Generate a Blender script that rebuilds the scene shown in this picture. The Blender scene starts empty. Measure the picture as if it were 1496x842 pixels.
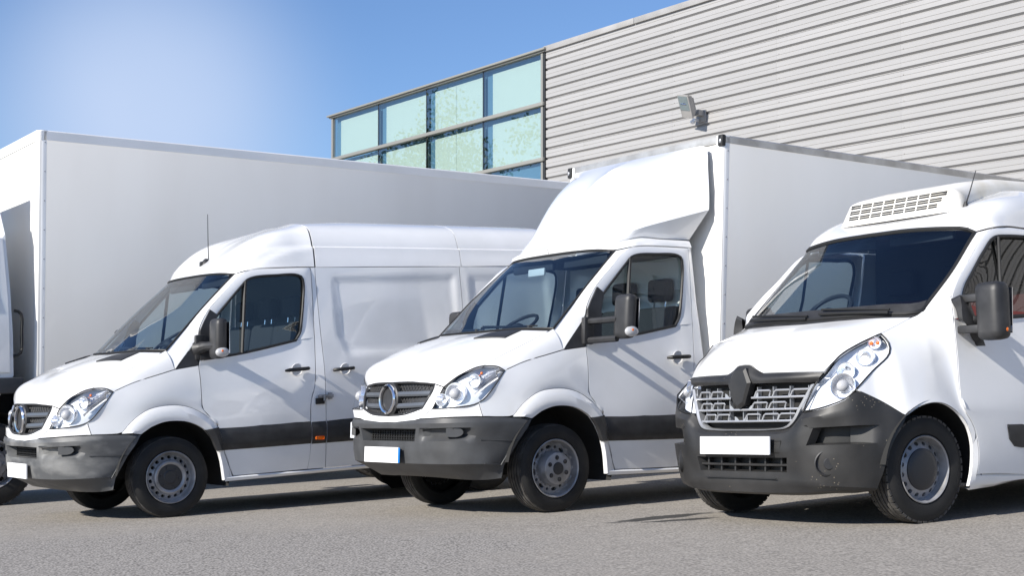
import bpy, bmesh, math, random
import numpy as np
from mathutils import Vector, Matrix
random.seed(7); RS = np.random.RandomState(7)
SC = bpy.context.scene; COL = SC.collection
# ------------------------------------------------------------------ camera, sky, sun, exposure
GROUND_SLOPE = 0.0409328          # the yard falls from one side to the other
cam_d = bpy.data.cameras.new("camera"); cam = bpy.data.objects.new("camera", cam_d); COL.objects.link(cam)
cam.location = (0, 0, 0.93392); cam.rotation_euler = (math.pi/2 + 0.034197, 0, 0)
cam_d.sensor_fit = 'HORIZONTAL'; cam_d.sensor_width = 36; cam_d.lens = 36*2182.136/1496
cam_d.shift_y = (500.851-421)/1496; cam_d.clip_start = .05; cam_d.clip_end = 3000
SC.camera = cam
TH = 0.9545961
Lx, Ly = math.sin(TH), math.cos(TH)      # from a van's nose to its tail
Nx, Ny = math.cos(TH), -math.sin(TH)     # from a van's centre to the side that faces the camera
SUN_EL, SUN_OFF = math.radians(29), math.radians(4.6)
sdx = -Lx*math.cos(SUN_OFF)+Nx*math.sin(SUN_OFF); sdy = -Ly*math.cos(SUN_OFF)+Ny*math.sin(SUN_OFF)
world = bpy.data.worlds.new("World"); SC.world = world; world.use_nodes = True
wt = world.node_tree; wt.nodes.clear()
sky = wt.nodes.new('ShaderNodeTexSky'); sky.sky_type = 'NISHITA'; sky.sun_disc = False
sky.sun_elevation = SUN_EL; sky.sun_rotation = math.atan2(sdx, sdy)
sky.air_density = 1.0; sky.dust_density = .3; sky.ozone_density = 4.0; sky.altitude = 50
bgn = wt.nodes.new('ShaderNodeBackground'); bgn.inputs[1].default_value = .10
wo = wt.nodes.new('ShaderNodeOutputWorld')
# a soft pale glow painted into one part of the sky
tc = wt.nodes.new('ShaderNodeTexCoord'); nz = wt.nodes.new('ShaderNodeTexNoise'); nz.inputs['Scale'].default_value = 3.0
nz.inputs['Detail'].default_value = 4; wt.links.new(tc.outputs['Generated'], nz.inputs['Vector'])
dp = wt.nodes.new('ShaderNodeVectorMath'); dp.operation = 'DISTANCE'; dp.inputs[1].default_value = (-.231, .955, .183)
wt.links.new(tc.outputs['Generated'], dp.inputs[0])
mr = wt.nodes.new('ShaderNodeMapRange'); mr.interpolation_type = 'SMOOTHERSTEP'
for k, x in ((1, .0), (2, .16), (3, .86), (4, 0)): mr.inputs[k].default_value = x
wt.links.new(dp.outputs['Value'], mr.inputs[0])
nm = wt.nodes.new('ShaderNodeMapRange')
for k, x in ((1, .3), (2, .7), (3, .75), (4, 1.0)): nm.inputs[k].default_value = x
wt.links.new(nz.outputs['Fac'], nm.inputs[0])
mu = wt.nodes.new('ShaderNodeMath'); mu.operation = 'MULTIPLY'; wt.links.new(mr.outputs[0], mu.inputs[0]); wt.links.new(nm.outputs[0], mu.inputs[1])
mx = wt.nodes.new('ShaderNodeMix'); mx.data_type = 'RGBA'; mx.inputs['B'].default_value = (3.6, 4.3, 5.7, 1)
wt.links.new(mu.outputs[0], mx.inputs['Factor']); tn = wt.nodes.new('ShaderNodeMix'); tn.data_type = 'RGBA'; tn.blend_type = 'MULTIPLY'; tn.inputs['Factor'].default_value = 1; tn.inputs['B'].default_value = (.70, .755, .88, 1)
wt.links.new(sky.outputs[0], tn.inputs['A']); wt.links.new(tn.outputs['Result'], mx.inputs['A'])
wt.links.new(mx.outputs['Result'], bgn.inputs[0]); wt.links.new(bgn.outputs[0], wo.inputs[0])
sun_d = bpy.data.lights.new("sun", 'SUN'); sun_d.energy = 4.2; sun_d.angle = math.radians(.53); sun_d.color = (1, .95, .87)
sun = bpy.data.objects.new("sun", sun_d); COL.objects.link(sun)
sdir = Vector((sdx*math.cos(SUN_EL), sdy*math.cos(SUN_EL), math.sin(SUN_EL)))
sun.rotation_euler = sdir.to_track_quat('Z', 'Y').to_euler(); sun.location = (-20, -20, 30)
SC.view_settings.view_transform = 'Standard'; SC.view_settings.look = 'None'
SC.view_settings.exposure = .74; SC.view_settings.gamma = 1
SC.cycles.max_bounces = 8; SC.cycles.transparent_max_bounces = 16

# ------------------------------------------------------------------ materials
def principled(name, col, rough=.5, metal=0, coat=0, spec=.5):
    m = bpy.data.materials.new(name); m.use_nodes = True; b = m.node_tree.nodes['Principled BSDF']
    b.inputs['Base Color'].default_value = (*col, 1); b.inputs['Roughness'].default_value = rough
    b.inputs['Metallic'].default_value = metal; b.inputs['Coat Weight'].default_value = coat
    b.inputs['Coat Roughness'].default_value = .04; b.inputs['Specular IOR Level'].default_value = spec
    return m, m.node_tree, b
def noise_col(nt, b, c1, c2, scale, detail=6, lo=.35, hi=.65, coord='Object', rough=None, stretch=None):
    t = nt.nodes.new('ShaderNodeTexCoord'); n = nt.nodes.new('ShaderNodeTexNoise'); r = nt.nodes.new('ShaderNodeValToRGB')
    n.inputs['Scale'].default_value = scale; n.inputs['Detail'].default_value = detail
    src = t.outputs[coord]
    if stretch:
        mp = nt.nodes.new('ShaderNodeMapping'); mp.inputs['Scale'].default_value = stretch; nt.links.new(src, mp.inputs[0]); src = mp.outputs[0]
    nt.links.new(src, n.inputs['Vector']); nt.links.new(n.outputs['Fac'], r.inputs[0])
    r.color_ramp.elements[0].position = lo; r.color_ramp.elements[1].position = hi
    r.color_ramp.elements[0].color = (*c1, 1); r.color_ramp.elements[1].color = (*c2, 1)
    nt.links.new(r.outputs[0], b.inputs['Base Color'])
    return n, r, src
def bump(nt, b, scale, strength, dist=.01, detail=4, src=None):
    n = nt.nodes.new('ShaderNodeTexNoise'); n.inputs['Scale'].default_value = scale; n.inputs['Detail'].default_value = detail
    if src is None: src = nt.nodes.new('ShaderNodeTexCoord').outputs['Object']
    nt.links.new(src, n.inputs['Vector'])
    k = nt.nodes.new('ShaderNodeBump'); k.inputs['Strength'].default_value = strength; k.inputs['Distance'].default_value = dist
    nt.links.new(n.outputs['Fac'], k.inputs['Height']); nt.links.new(k.outputs[0], b.inputs['Normal'])
M = {}
def simple(key, name, *a, **k): M[key] = principled(name, *a, **k)[0]
m, nt, b = principled('white_paint', (.8, .8, .8), .32, coat=1); noise_col(nt, b, (.76, .76, .755), (.82, .82, .82), 2.2, 8, .3, .6); M['white'] = m
bump(nt, b, 1.7, .05, .02, 1)
m, nt, b = principled('white_laminate', (.72, .72, .71), .42, coat=.25); noise_col(nt, b, (.745, .725, .685), (.80, .785, .75), 1.1, 8, .3, .65, stretch=(1, 1, .25)); M['box'] = m
m, nt, b = principled('black_plastic', (.022, .022, .024), .5); noise_col(nt, b, (.018, .018, .019), (.032, .032, .034), 9, 6); bump(nt, b, 600, .12, .001); M['black'] = m
m, nt, b = principled('grey_plastic', (.06, .062, .065), .5); noise_col(nt, b, (.042, .043, .045), (.062, .064, .067), 5, 8); bump(nt, b, 500, .12, .001); M['grey'] = m
m, nt, b = principled('scuffed_grey_plastic', (.08, .08, .08), .55)
noise_col(nt, b, (.07, .072, .075), (.21, .21, .205), 3.0, 10, .42, .72, stretch=(1, 1, 2.2)); bump(nt, b, 400, .15, .001); M['scuffed'] = m
m, nt, b = principled('dark_bumper_plastic', (.03, .03, .03), .48); n_, r_, s_ = noise_col(nt, b, (.015, .015, .0155), (.030, .029, .0285), 3.5, 8)
# dried insect and grit specks on the dark bumper
vo = nt.nodes.new('ShaderNodeTexVoronoi'); vo.inputs['Scale'].default_value = 46; nt.links.new(s_, vo.inputs['Vector'])
n2 = nt.nodes.new('ShaderNodeTexNoise'); n2.inputs['Scale'].default_value = 5; nt.links.new(s_, n2.inputs['Vector'])
l1 = nt.nodes.new('ShaderNodeMath'); l1.operation = 'LESS_THAN'; l1.inputs[1].default_value = .16; nt.links.new(vo.outputs['Distance'], l1.inputs[0])
l2 = nt.nodes.new('ShaderNodeMath'); l2.operation = 'GREATER_THAN'; l2.inputs[1].default_value = .60; nt.links.new(n2.outputs['Fac'], l2.inputs[0])
l3 = nt.nodes.new('ShaderNodeMath'); l3.operation = 'MULTIPLY'; nt.links.new(l1.outputs[0], l3.inputs[0]); nt.links.new(l2.outputs[0], l3.inputs[1])
mm = nt.nodes.new('ShaderNodeMix'); mm.data_type = 'RGBA'; mm.inputs['B'].default_value = (.17, .145, .11, 1)
nt.links.new(l3.outputs[0], mm.inputs['Factor']); nt.links.new(r_.outputs[0], mm.inputs['A']); nt.links.new(mm.outputs['Result'], b.inputs['Base Color'])
bump(nt, b, 500, .15, .001); M['dark'] = m
m, nt, b = principled('tyre_rubber', (.02, .02, .02), .75); noise_col(nt, b, (.008, .008, .008), (.020, .019, .018), 7, 8, .4, .8); bump(nt, b, 140, .25, .003); M['tyre'] = m
m, nt, b = principled('worn_tread', (.06, .057, .052), .85); noise_col(nt, b, (.03, .028, .026), (.075, .07, .064), 14, 8); bump(nt, b, 90, .6, .005); M['tread'] = m
m, nt, b = principled('steel_wheel', (.36, .36, .39), .38, .35); noise_col(nt, b, (.19, .187, .183), (.36, .36, .375), 8, 8, .3, .6); M['steel'] = m
simple('hub', 'hub_cap_plastic', (.03, .03, .033), .42)
simple('rubber', 'rubber_seal', (.012, .012, .012), .55)
simple('seam', 'dark_seam', (.008, .008, .008), .9)
simple('under', 'underbody_black', (.012, .012, .012), .85)
simple('chrome', 'chrome', (.75, .75, .77), .12, 1)
simple('silver', 'satin_silver_plastic', (.46, .47, .49), .35, .55)
simple('reflector', 'lamp_reflector', (.86, .87, .9), .16, .8)
simple('lamphouse', 'lamp_housing', (.86, .88, .92), .3, .2)
simple('clearlens', 'smoky_clear_lens', (.42, .42, .43), .15, 0, .6)
simple('orange', 'orange_lens', (.8, .16, .01), .2, 0, .6)
simple('plate', 'plain_white_plate', (.80, .80, .80), .4)
simple('blue', 'blue_plate_band', (.01, .16, .5), .4)
simple('trim', 'dark_interior_trim', (.02, .021, .024), .7)
simple('seat', 'seat_cloth', (.018, .019, .024), .9)
simple('seatred', 'red_seat_cloth', (.10, .014, .012), .9)
simple('liner', 'cab_headliner', (.05, .055, .065), .9)
simple('dash', 'dashboard_plastic', (.06, .075, .085), .6)
simple('card', 'white_card', (.75, .75, .72), .7)
m, nt, b = principled('aluminium_rail', (.5, .49, .47), .42, .6); noise_col(nt, b, (.42, .405, .38), (.56, .55, .525), 6, 8, .35, .65); M['alu'] = m
m, nt, b = principled('unit_plastic', (.74, .73, .69), .5); noise_col(nt, b, (.60, .56, .47), (.72, .705, .67), 5, 8, .25, .6); M['unit'] = m
simple('lampface', 'floodlight_reflector', (.36, .42, .42), .3, .5)
simple('mesh', 'dark_grille_mesh', (.05, .05, .052), .45)
simple('slat', 'grille_slat', (.10, .11, .125), .32, .2)
def glass(key, name, tint, ior=1.5, extra=0., fac=None):
    m = bpy.data.materials.new(name); m.use_nodes = True; nt = m.node_tree; nt.nodes.clear()
    o = nt.nodes.new('ShaderNodeOutputMaterial'); mix = nt.nodes.new('ShaderNodeMixShader')
    tr = nt.nodes.new('ShaderNodeBsdfTransparent'); tr.inputs[0].default_value = (*tint, 1)
    gl = nt.nodes.new('ShaderNodeBsdfGlossy'); gl.inputs['Roughness'].default_value = .0
    fr = nt.nodes.new('ShaderNodeFresnel'); fr.inputs[0].default_value = ior
    ad = nt.nodes.new('ShaderNodeMath'); ad.operation = 'MULTIPLY_ADD'; ad.inputs[1].default_value = 1; ad.inputs[2].default_value = extra; ad.use_clamp = True
    geo = nt.nodes.new('ShaderNodeNewGeometry'); 
    bf = nt.nodes.new('ShaderNodeMath'); bf.operation = 'SUBTRACT'; bf.inputs[0].default_value = 1; nt.links.new(geo.outputs['Backfacing'], bf.inputs[1])
    fm = nt.nodes.new('ShaderNodeMath'); fm.operation = 'MULTIPLY'     # reflect on the way in only, so a pane with two faces stays clear
    nt.links.new(fr.outputs[0], ad.inputs[0]); nt.links.new(ad.outputs[0], fm.inputs[0]); nt.links.new(bf.outputs[0], fm.inputs[1]); nt.links.new(fm.outputs[0], mix.inputs[0])
    nt.links.new(tr.outputs[0], mix.inputs[1]); nt.links.new(gl.outputs[0], mix.inputs[2]); nt.links.new(mix.outputs[0], o.inputs[0])
    M[key] = m
glass('glass', 'tinted_window_glass', (.72, .80, .79), 1.5, .03)
glass('dark_glass', 'dark_door_glass', (.46, .52, .52), 1.5, .05)
glass('lens', 'clear_lamp_lens', (.95, .96, .97), 1.45)
glass('pane', 'coated_facade_glass', (.90, .955, .94), 1.5, .22)
glass('screen', 'bluish_windscreen_glass', (.62, .73, .80), 1.5, .085)

# ------------------------------------------------------------------ curves and patches (u back, v to the camera's side, z up)
def A(*p): return np.array(p, float)
def cr(pts, n, closed=False):
    """Catmull-Rom through pts, resampled to n points by length"""
    P = np.array(pts, float)
    if len(P) == 2: return P[0]+(P[1]-P[0])*np.linspace(0, 1, n)[:, None]
    E = np.vstack([2*P[0]-P[1], P, 2*P[-1]-P[-2]]); out = []
    for i in range(1, len(E)-2):
        p0, p1, p2, p3 = E[i-1], E[i], E[i+1], E[i+2]
        d0, d1, d2 = [max(np.linalg.norm(b-a), 1e-6)**.5 for a, b in ((p0, p1), (p1, p2), (p2, p3))]
        m1 = (p2-p0)/(d0+d1)-(p1-p0)/d0+(p2-p1)/d1 if d0 > 1e-5 else (p2-p1)/d1
        m1 = ((p1-p0)/d0-(p2-p0)/(d0+d1)+(p2-p1)/d1)*d1; m2 = ((p2-p1)/d1-(p3-p1)/(d1+d2)+(p3-p2)/d2)*d1
        t = np.linspace(0, 1, 17)[:-1, None]
        out.append((2*t**3-3*t**2+1)*p1+(t**3-2*t**2+t)*m1+(-2*t**3+3*t**2)*p2+(t**3-t**2)*m2)
    Q = np.vstack(out+[P[-1:]]); return resample(Q, n)
def resample(Q, n):
    Q = np.asarray(Q, float); d = np.r_[0, np.cumsum(np.linalg.norm(np.diff(Q, axis=0), axis=1))]
    s = np.linspace(0, d[-1], n); return np.stack([np.interp(s, d, Q[:, k]) for k in range(3)], 1)
def poly(*segs, n=20):
    """several Catmull pieces joined with corners"""
    Q = [cr(s, 24) for s in segs]; R = Q[0]
    for q in Q[1:]: R = np.vstack([R, q[1:]])
    return resample(R, n)
def C(spec, n): return resample(spec, n) if isinstance(spec, np.ndarray) and len(spec) > 8 else cr(spec, n)
def coons(bot, top, left, right, nu, nv):
    b, t, l, r = C(bot, nu), C(top, nu), C(left, nv), C(right, nv)
    s = np.linspace(0, 1, nu)[None, :, None]; w = np.linspace(0, 1, nv)[:, None, None]
    return ((1-w)*b[None]+w*t[None]+(1-s)*l[:, None]+s*r[:, None]
            -((1-s)*(1-w)*b[0]+s*(1-w)*b[-1]+(1-s)*w*t[0]+s*w*t[-1]))
def loft(curves, n, k=None):
    g = np.array([C(c, n) for c in curves])
    if k:
        g = np.array([cr(g[:, i], k) for i in range(n)]).transpose(1, 0, 2)
    return g
def relax(g, n=150):
    """smooth the inside of a patch, its rim stays"""
    g = np.array(g)
    for _ in range(n): g[1:-1, 1:-1] = (g[:-2, 1:-1]+g[2:, 1:-1]+g[1:-1, :-2]+g[1:-1, 2:])/4
    return g
def mir(g): return np.asarray(g)*A(1, -1, 1)

# ------------------------------------------------------------------ mesh building
SHEAR = (GROUND_SLOPE*Lx, GROUND_SLOPE*Nx)
TUCK = [False]
def to_local(P, shear=True):
    P = np.asarray(P, float)
    if TUCK[0]:      # the refrigerated van's nose is a little narrower and rounder at its corners
        P = P.copy(); f = lambda x: np.clip(x, 0, 1)**2*(3-2*np.clip(x, 0, 1))
        s = f((np.abs(P[..., 1])-.50)/.34)*f((-.22-P[..., 0])/.25); P[..., 1] -= np.sign(P[..., 1])*.055*s; P[..., 0] += .039*s
    Q = P.copy(); Q[..., 1] = -P[..., 1]
    if shear: Q[..., 2] = P[..., 2]+SHEAR[0]*P[..., 0]+SHEAR[1]*P[..., 1]
    return Q
CACHE = {}
def link(name, me, parent=None, mat=None, loc=None):
    o = bpy.data.objects.new(name, me); COL.objects.link(o)
    if mat is not None and not me.materials: me.materials.append(M[mat] if isinstance(mat, str) else mat)
    if parent is not None: o.parent = parent
    if loc is not None: o.location = loc
    return o
def from_bm(bm, name, smooth=True):
    me = bpy.data.meshes.new(name)
    for f in bm.faces: f.smooth = smooth and any(e.smooth for e in f.edges)   # wholly sharp faces stay flat
    bm.to_mesh(me); bm.free(); return me
def sharpen(bm, ang=.55):
    for e in bm.edges:
        if len(e.link_faces) == 2 and e.calc_face_angle(0) > ang: e.smooth = False
def panel(name, grids, mat, parent, side=1, gap=.0038, flange=.018, key=None, centre=(1.2, 0, .9), sharp=.6, shear=True, solid=0.):
    """a sheet made of welded grids; its rim is drawn in by gap and turned inwards by flange"""
    key = key and (key, side)
    if key and key in CACHE: return link(name, CACHE[key], parent, mat)
    bm = bmesh.new(); gl = []
    for g in grids:
        if side in (1, 'both'): gl.append(np.asarray(g))
        if side in (-1, 'both'): gl.append(mir(g))
    for g in gl:
        Q = to_local(g, shear); nv, nu = Q.shape[:2]
        V = [[bm.verts.new(Q[j, i]) for i in range(nu)] for j in range(nv)]
        for j in range(nv-1):
            for i in range(nu-1): bm.faces.new((V[j][i], V[j][i+1], V[j+1][i+1], V[j+1][i]))
    bmesh.ops.remove_doubles(bm, verts=bm.verts, dist=4e-4)
    bmesh.ops.dissolve_degenerate(bm, dist=1e-4, edges=bm.edges)
    bmesh.ops.recalc_face_normals(bm, faces=bm.faces)
    c = Vector(to_local(A(*centre), shear)); tot = 0
    for f in bm.faces: tot += f.normal.dot(f.calc_center_median()-c)*f.calc_area()
    if tot < 0: bmesh.ops.reverse_faces(bm, faces=bm.faces)
    bm.normal_update(); sharpen(bm, sharp)
    be = [e for e in bm.edges if len(e.link_faces) == 1]
    bv = {v for e in be for v in e.verts}; mv = {}; nrm = {}
    for v in bv:
        n = v.normal.copy(); d = Vector((0, 0, 0))
        for f in v.link_faces: d += (f.calc_center_median()-v.co).normalized()
        d -= n*d.dot(n); mv[v] = d.normalized()*gap if d.length > 1e-6 else d; nrm[v] = n
    for v in bv: v.co += mv[v]
    if flange and be:
        r = bmesh.ops.extrude_edge_only(bm, edges=be)
        new = [x for x in r['geom'] if isinstance(x, bmesh.types.BMVert)]
        src = {}
        for v in bv:
            for e in v.link_edges:
                w = e.other_vert(v)
                if w in new: src[w] = v
        for w in new:
            if w in src: w.co -= nrm[src[w]]*flange
        for e in be: e.smooth = False
    me = from_bm(bm, name)
    if key: CACHE[key] = me
    return link(name, me, parent, mat)
class MB:
    """collects boxes, tubes, lathes and grids, all in (u, v, z), and links them as one mesh"""
    def __init__(s): s.bm = bmesh.new()
    def _add(s, V, F):
        vs = [s.bm.verts.new(p) for p in V]
        for f in F:
            try: s.bm.faces.new([vs[i] for i in f])
            except ValueError: pass
        return s
    def box(s, u0, u1, v0, v1, z0, z1, bev=0, R=None, at=None, taper=None):
        b = bmesh.new(); bmesh.ops.create_cube(b, size=1)
        for q in b.verts:
            q.co = Vector(((u0+u1)/2+q.co.x*(u1-u0), (v0+v1)/2+q.co.y*(v1-v0), (z0+z1)/2+q.co.z*(z1-z0)))
            if taper: q.co = Vector(taper(q.co))
        if bev: bmesh.ops.bevel(b, geom=b.edges[:], offset=bev, segments=3 if bev > .02 else 2, affect='EDGES', profile=.6)
        if R is not None: bmesh.ops.transform(b, matrix=R, verts=b.verts)
        if at is not None: bmesh.ops.translate(b, vec=Vector(at), verts=b.verts)
        b.verts.ensure_lookup_table(); b.verts.index_update()
        s._add([v.co.copy() for v in b.verts], [[v.index for v in f.verts] for f in b.faces]); b.free(); return s
    def grid(s, g, closed=False):
        g = np.asarray(g); nv, nu = g.shape[:2]; V = g.reshape(-1, 3); F = []
        for j in range(nv-1):
            for i in range(nu-1 if not closed else nu):
                k = (i+1) % nu; F.append((j*nu+i, j*nu+k, (j+1)*nu+k, (j+1)*nu+i))
        return s._add([Vector(p) for p in V], F)
    def tube(s, path, r, n=8, closed=False, caps=True):
        P = [Vector(p) for p in np.asarray(path, float)]; m = len(P); rings = []; up = Vector((.13, .21, .97))
        for i, p in enumerate(P):
            t = (P[(i+1) % m]-P[i-1]) if closed else (P[min(i+1, m-1)]-P[max(i-1, 0)])
            t.normalize(); a = t.cross(up)
            if a.length < 1e-3: a = t.cross(Vector((1, 0, 0)))
            a.normalize(); b = t.cross(a); rr = r[i] if hasattr(r, '__len__') else r
            rings.append([p+(a*math.cos(2*math.pi*k/n)+b*math.sin(2*math.pi*k/n))*rr for k in range(n)])
        V = [q for R_ in rings for q in R_]; F = []
        for i in range(m if closed else m-1):
            j = (i+1) % m
            for k in range(n): F.append((i*n+k, i*n+(k+1) % n, j*n+(k+1) % n, j*n+k))
        if caps and not closed: F += [tuple(range(n))[::-1], tuple((m-1)*n+k for k in range(n))]
        return s._add(V, F)
    def lathe(s, prof, c=(0, 0, 0), axis='v', n=32, ang=(0, 2*math.pi)):
        """prof: (offset along axis, radius)"""
        full = abs(ang[1]-ang[0]-2*math.pi) < 1e-6; N_ = n if full else n+1; V = []; F = []
        for (o, r) in prof:
            for k in range(N_):
                t = ang[0]+(ang[1]-ang[0])*k/n; a, b = r*math.cos(t), r*math.sin(t)
                V.append(Vector(c)+(Vector((a, o, b)) if axis == 'v' else Vector((o, a, b)) if axis == 'u' else Vector((a, b, o))))
        for j in range(len(prof)-1):
            for k in range(n):
                q = (k+1) % N_; F.append((j*N_+k, j*N_+q, (j+1)*N_+q, (j+1)*N_+k))
        return s._add(V, F)
    def ball(s, c, r, n=12):
        prof = [(-r[1]*math.cos(math.pi*i/n), math.sin(math.pi*i/n)) for i in range(n+1)]
        V = []; F = []; k = 2*n
        for (o, q) in prof:
            for j in range(k):
                t = 2*math.pi*j/k; V.append(Vector((c[0]+r[0]*q*math.cos(t), c[1]+o, c[2]+r[2]*q*math.sin(t))))
        for i in range(n):
            for j in range(k): F.append((i*k+j, i*k+(j+1) % k, (i+1)*k+(j+1) % k, (i+1)*k+j))
        return s._add(V, F)
    def prism(s, pts, d):
        """extrude an outline (list of uvz) by vector d"""
        n = len(pts); V = [Vector(p) for p in pts]+[Vector(p)+Vector(d) for p in pts]
        F = [tuple(range(n)), tuple(range(2*n-1, n-1, -1))]+[(i, (i+1) % n, n+(i+1) % n, n+i) for i in range(n)]
        return s._add(V, F)
    def done(s, name, mat, parent, side=1, shear=True, loc=None, sharp=.6, smooth=True, raw=False):
        bm = s.bm; bmesh.ops.remove_doubles(bm, verts=bm.verts, dist=1e-5)
        if side == -1:
            for v in bm.verts: v.co.y = -v.co.y
        if not raw:
            for v in bm.verts: v.co = Vector(to_local(np.array(v.co), shear))
        bmesh.ops.recalc_face_normals(bm, faces=bm.faces); bm.normal_update(); sharpen(bm, sharp)
        me = from_bm(bm, name, smooth); return link(name, me, parent, mat, loc)
def cached(key, fn):
    """fn builds an object the first time; afterwards a new object shares its mesh"""
    def go(parent):
        if key in CACHE:
            src = CACHE[key]; o = src.copy(); COL.objects.link(o); o.parent = parent; return o
        o = fn(parent); CACHE[key] = o; return o
    return go
def tag(o, label=None, cat=None, group=None, kind=None):
    for k, v in (('label', label), ('category', cat), ('group', group), ('kind', kind)):
        if v: o[k] = v
    return o
def vehicle(name, ox, oy, label, cat, pitch=0, roll=0, group=None):
    o = bpy.data.objects.new(name, None); COL.objects.link(o); o.empty_display_size = .3
    o.location = (ox, oy, GROUND_SLOPE*ox); o.rotation_euler = (-roll, -pitch, math.pi/2-TH)
    o['tilt_pitch'] = pitch; o['tilt_roll'] = roll
    return tag(o, label, cat, group)
def empty(name, parent, loc=(0, 0, 0), rot=(0, 0, 0)):
    o = bpy.data.objects.new(name, None); COL.objects.link(o); o.parent = parent; o.location = loc; o.rotation_euler = rot; return o
# ------------------------------------------------------------------ wheels (axis along v, outer face towards +v)
def rim_with_holes(mb, r0, r1, y0, y1, n, hole, depth=.03, alt=None):
    """a sloping annulus with n round (or alternately long) holes and their rims"""
    for k in range(n):
        a0, a1 = 2*math.pi*k/n, 2*math.pi*(k+1)/n; ac = (a0+a1)/2; rc = (r0+r1)/2; m = 16
        ra, ta = hole if not (alt and k % 2) else alt     # radial and tangential half-size
        inner = []; outer = []
        for i in range(m):
            t = 2*math.pi*i/m; c, s_ = math.cos(t), math.sin(t)
            inner.append((ac+ta*c/rc, rc+ra*s_))
            q = max(abs(c), abs(s_)); outer.append((ac+(a1-a0)/2*c/q, rc+(r1-r0)/2*s_/q))
        def pt(a, r, d=0):
            y = y0+(y1-y0)*(r-r0)/(r1-r0)-d; return Vector((r*math.cos(a), y, r*math.sin(a)))
        V = [pt(*p) for p in outer]+[pt(*p) for p in inner]+[pt(p[0], p[1], depth) for p in inner]; F = []
        for i in range(m):
            j = (i+1) % m; F += [(i, j, m+j, m+i), (m+i, m+j, 2*m+j, 2*m+i)]
        mb._add(V, F)
def make_wheel(kind, parent, u, v, side, z_fix=0, steer=0):
    R = {'van': .345, 'truck': .345, 'cooled': .345, 'lorry': .43}[kind]; w = .205 if kind != 'lorry' else .25
    z = R+SHEAR[0]*u+SHEAR[1]*v*side+z_fix
    e = empty('wheel', parent, (u, -v*side, z), (0, random.uniform(0, 6) if False else 0, (math.pi if side == 1 else 0)+steer))
    def tyre(p):
        mb = MB(); h = w/2; rr = {'van': .222, 'truck': .226, 'cooled': .217, 'lorry': .25}[kind]
        prof = [(-h*.75, rr), (-h*.98, rr+.02), (-h, rr+(R-rr)*.5), (-h*.96, R-.035), (-h*.86, R-.012)]
        side_ = [(h*.86, R-.012), (h*.97, R-.04), (h*1.02, rr+(R-rr)*.55), (h*.985, rr+.03), (h*.95, rr+.012), (h*.82, rr+.004), (h*.75, rr-.002)]
        mb.lathe(prof, n=56); mb.lathe(side_, n=56); mb.lathe([(h*.15, rr+.004), (h*.1, 0)], n=32)
        return mb.done('tyre', 'tyre', p, raw=True)
    def tread(p):
        mb = MB(); h = w/2; prof = [(-h*.86, R-.012)]
        ribs = 5; x = np.linspace(-h*.84, h*.84, ribs+1)
        for i in range(ribs):
            g = .006
            crown = lambda q: R-.010*(abs(q)/h)**2.5
            prof += [(x[i]+g, crown(x[i])-.009), (x[i]+g+.001, crown(x[i])), (x[i+1]-g-.001, crown(x[i+1])), (x[i+1]-g, crown(x[i+1])-.009)]
        prof.append((h*.86, R-.012))
        mb.lathe(prof, n=72)
        if kind in ('cooled', 'lorry'):   # cross grooves: shoulder blocks standing on the tread
            nb = 44
            for k in range(nb):
                a = 2*math.pi*k/nb
                for s_ in (-1, 1):
                    Rm = Matrix.Rotation(-a, 4, 'Y'); b0 = .004
                    mb.box(R-.016, R-.003, s_*h*.9 if s_ < 0 else h*.52, -h*.52 if s_ < 0 else h*.9, -.018, .018, 0, R=Rm)
        return mb.done('tread', 'tread', p, raw=True)
    def rim(p):
        mb = MB(); h = w/2
        if kind == 'van':
            mb.lathe([(h*.72, .215), (h*.93, .224), (h*.97, .218), (h*.9, .211), (h*.62, .205), (h*.45, .196), (h*.40, .188)], n=48)
            rim_with_holes(mb, .148, .188, h*.62, h*.40, 18, (.0135, .0165))
            mb.lathe([(h*.62, .148), (h*.80, .142), (h*.86, .130), (h*.78, .112), (h*.6, .105)], n=48)
        elif kind == 'truck':
            mb.lathe([(h*.72, .219), (h*.93, .228), (h*.97, .222), (h*.9, .214), (h*.55, .206), (h*.35, .197)], n=48)
            rim_with_holes(mb, .135, .197, h*.30, h*.35, 16, (.012, .012), alt=(.014, .026))
            mb.lathe([(h*.30, .135), (h*.95, .131), (h*1.18, .124), (h*1.24, .112), (h*1.22, .0)], n=48)
        elif kind == 'cooled':
            mb.lathe([(h*.72, .209), (h*.92, .218), (h*.97, .212), (h*.9, .205), (h*.55, .199), (h*.35, .190)], n=48)
            rim_with_holes(mb, .140, .190, h*.62, h*.38, 16, (.0135, .0165))
            mb.lathe([(h*.62, .140), (h*.66, .132), (h*.6, .12)], n=48)
        else:
            mb.lathe([(h*.72, .245), (h*.92, .255), (h*.97, .248), (h*.9, .238), (h*.4, .228)], n=40)
            rim_with_holes(mb, .15, .228, h*.75, h*.35, 10, (.026, .026))
            mb.lathe([(h*.75, .15), (h*1.0, .14), (h*1.02, .09), (h*.9, .085), (h*1.25, .08), (h*1.3, .0)], n=40)
        return mb.done('rim', 'steel', p, raw=True)
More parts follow.
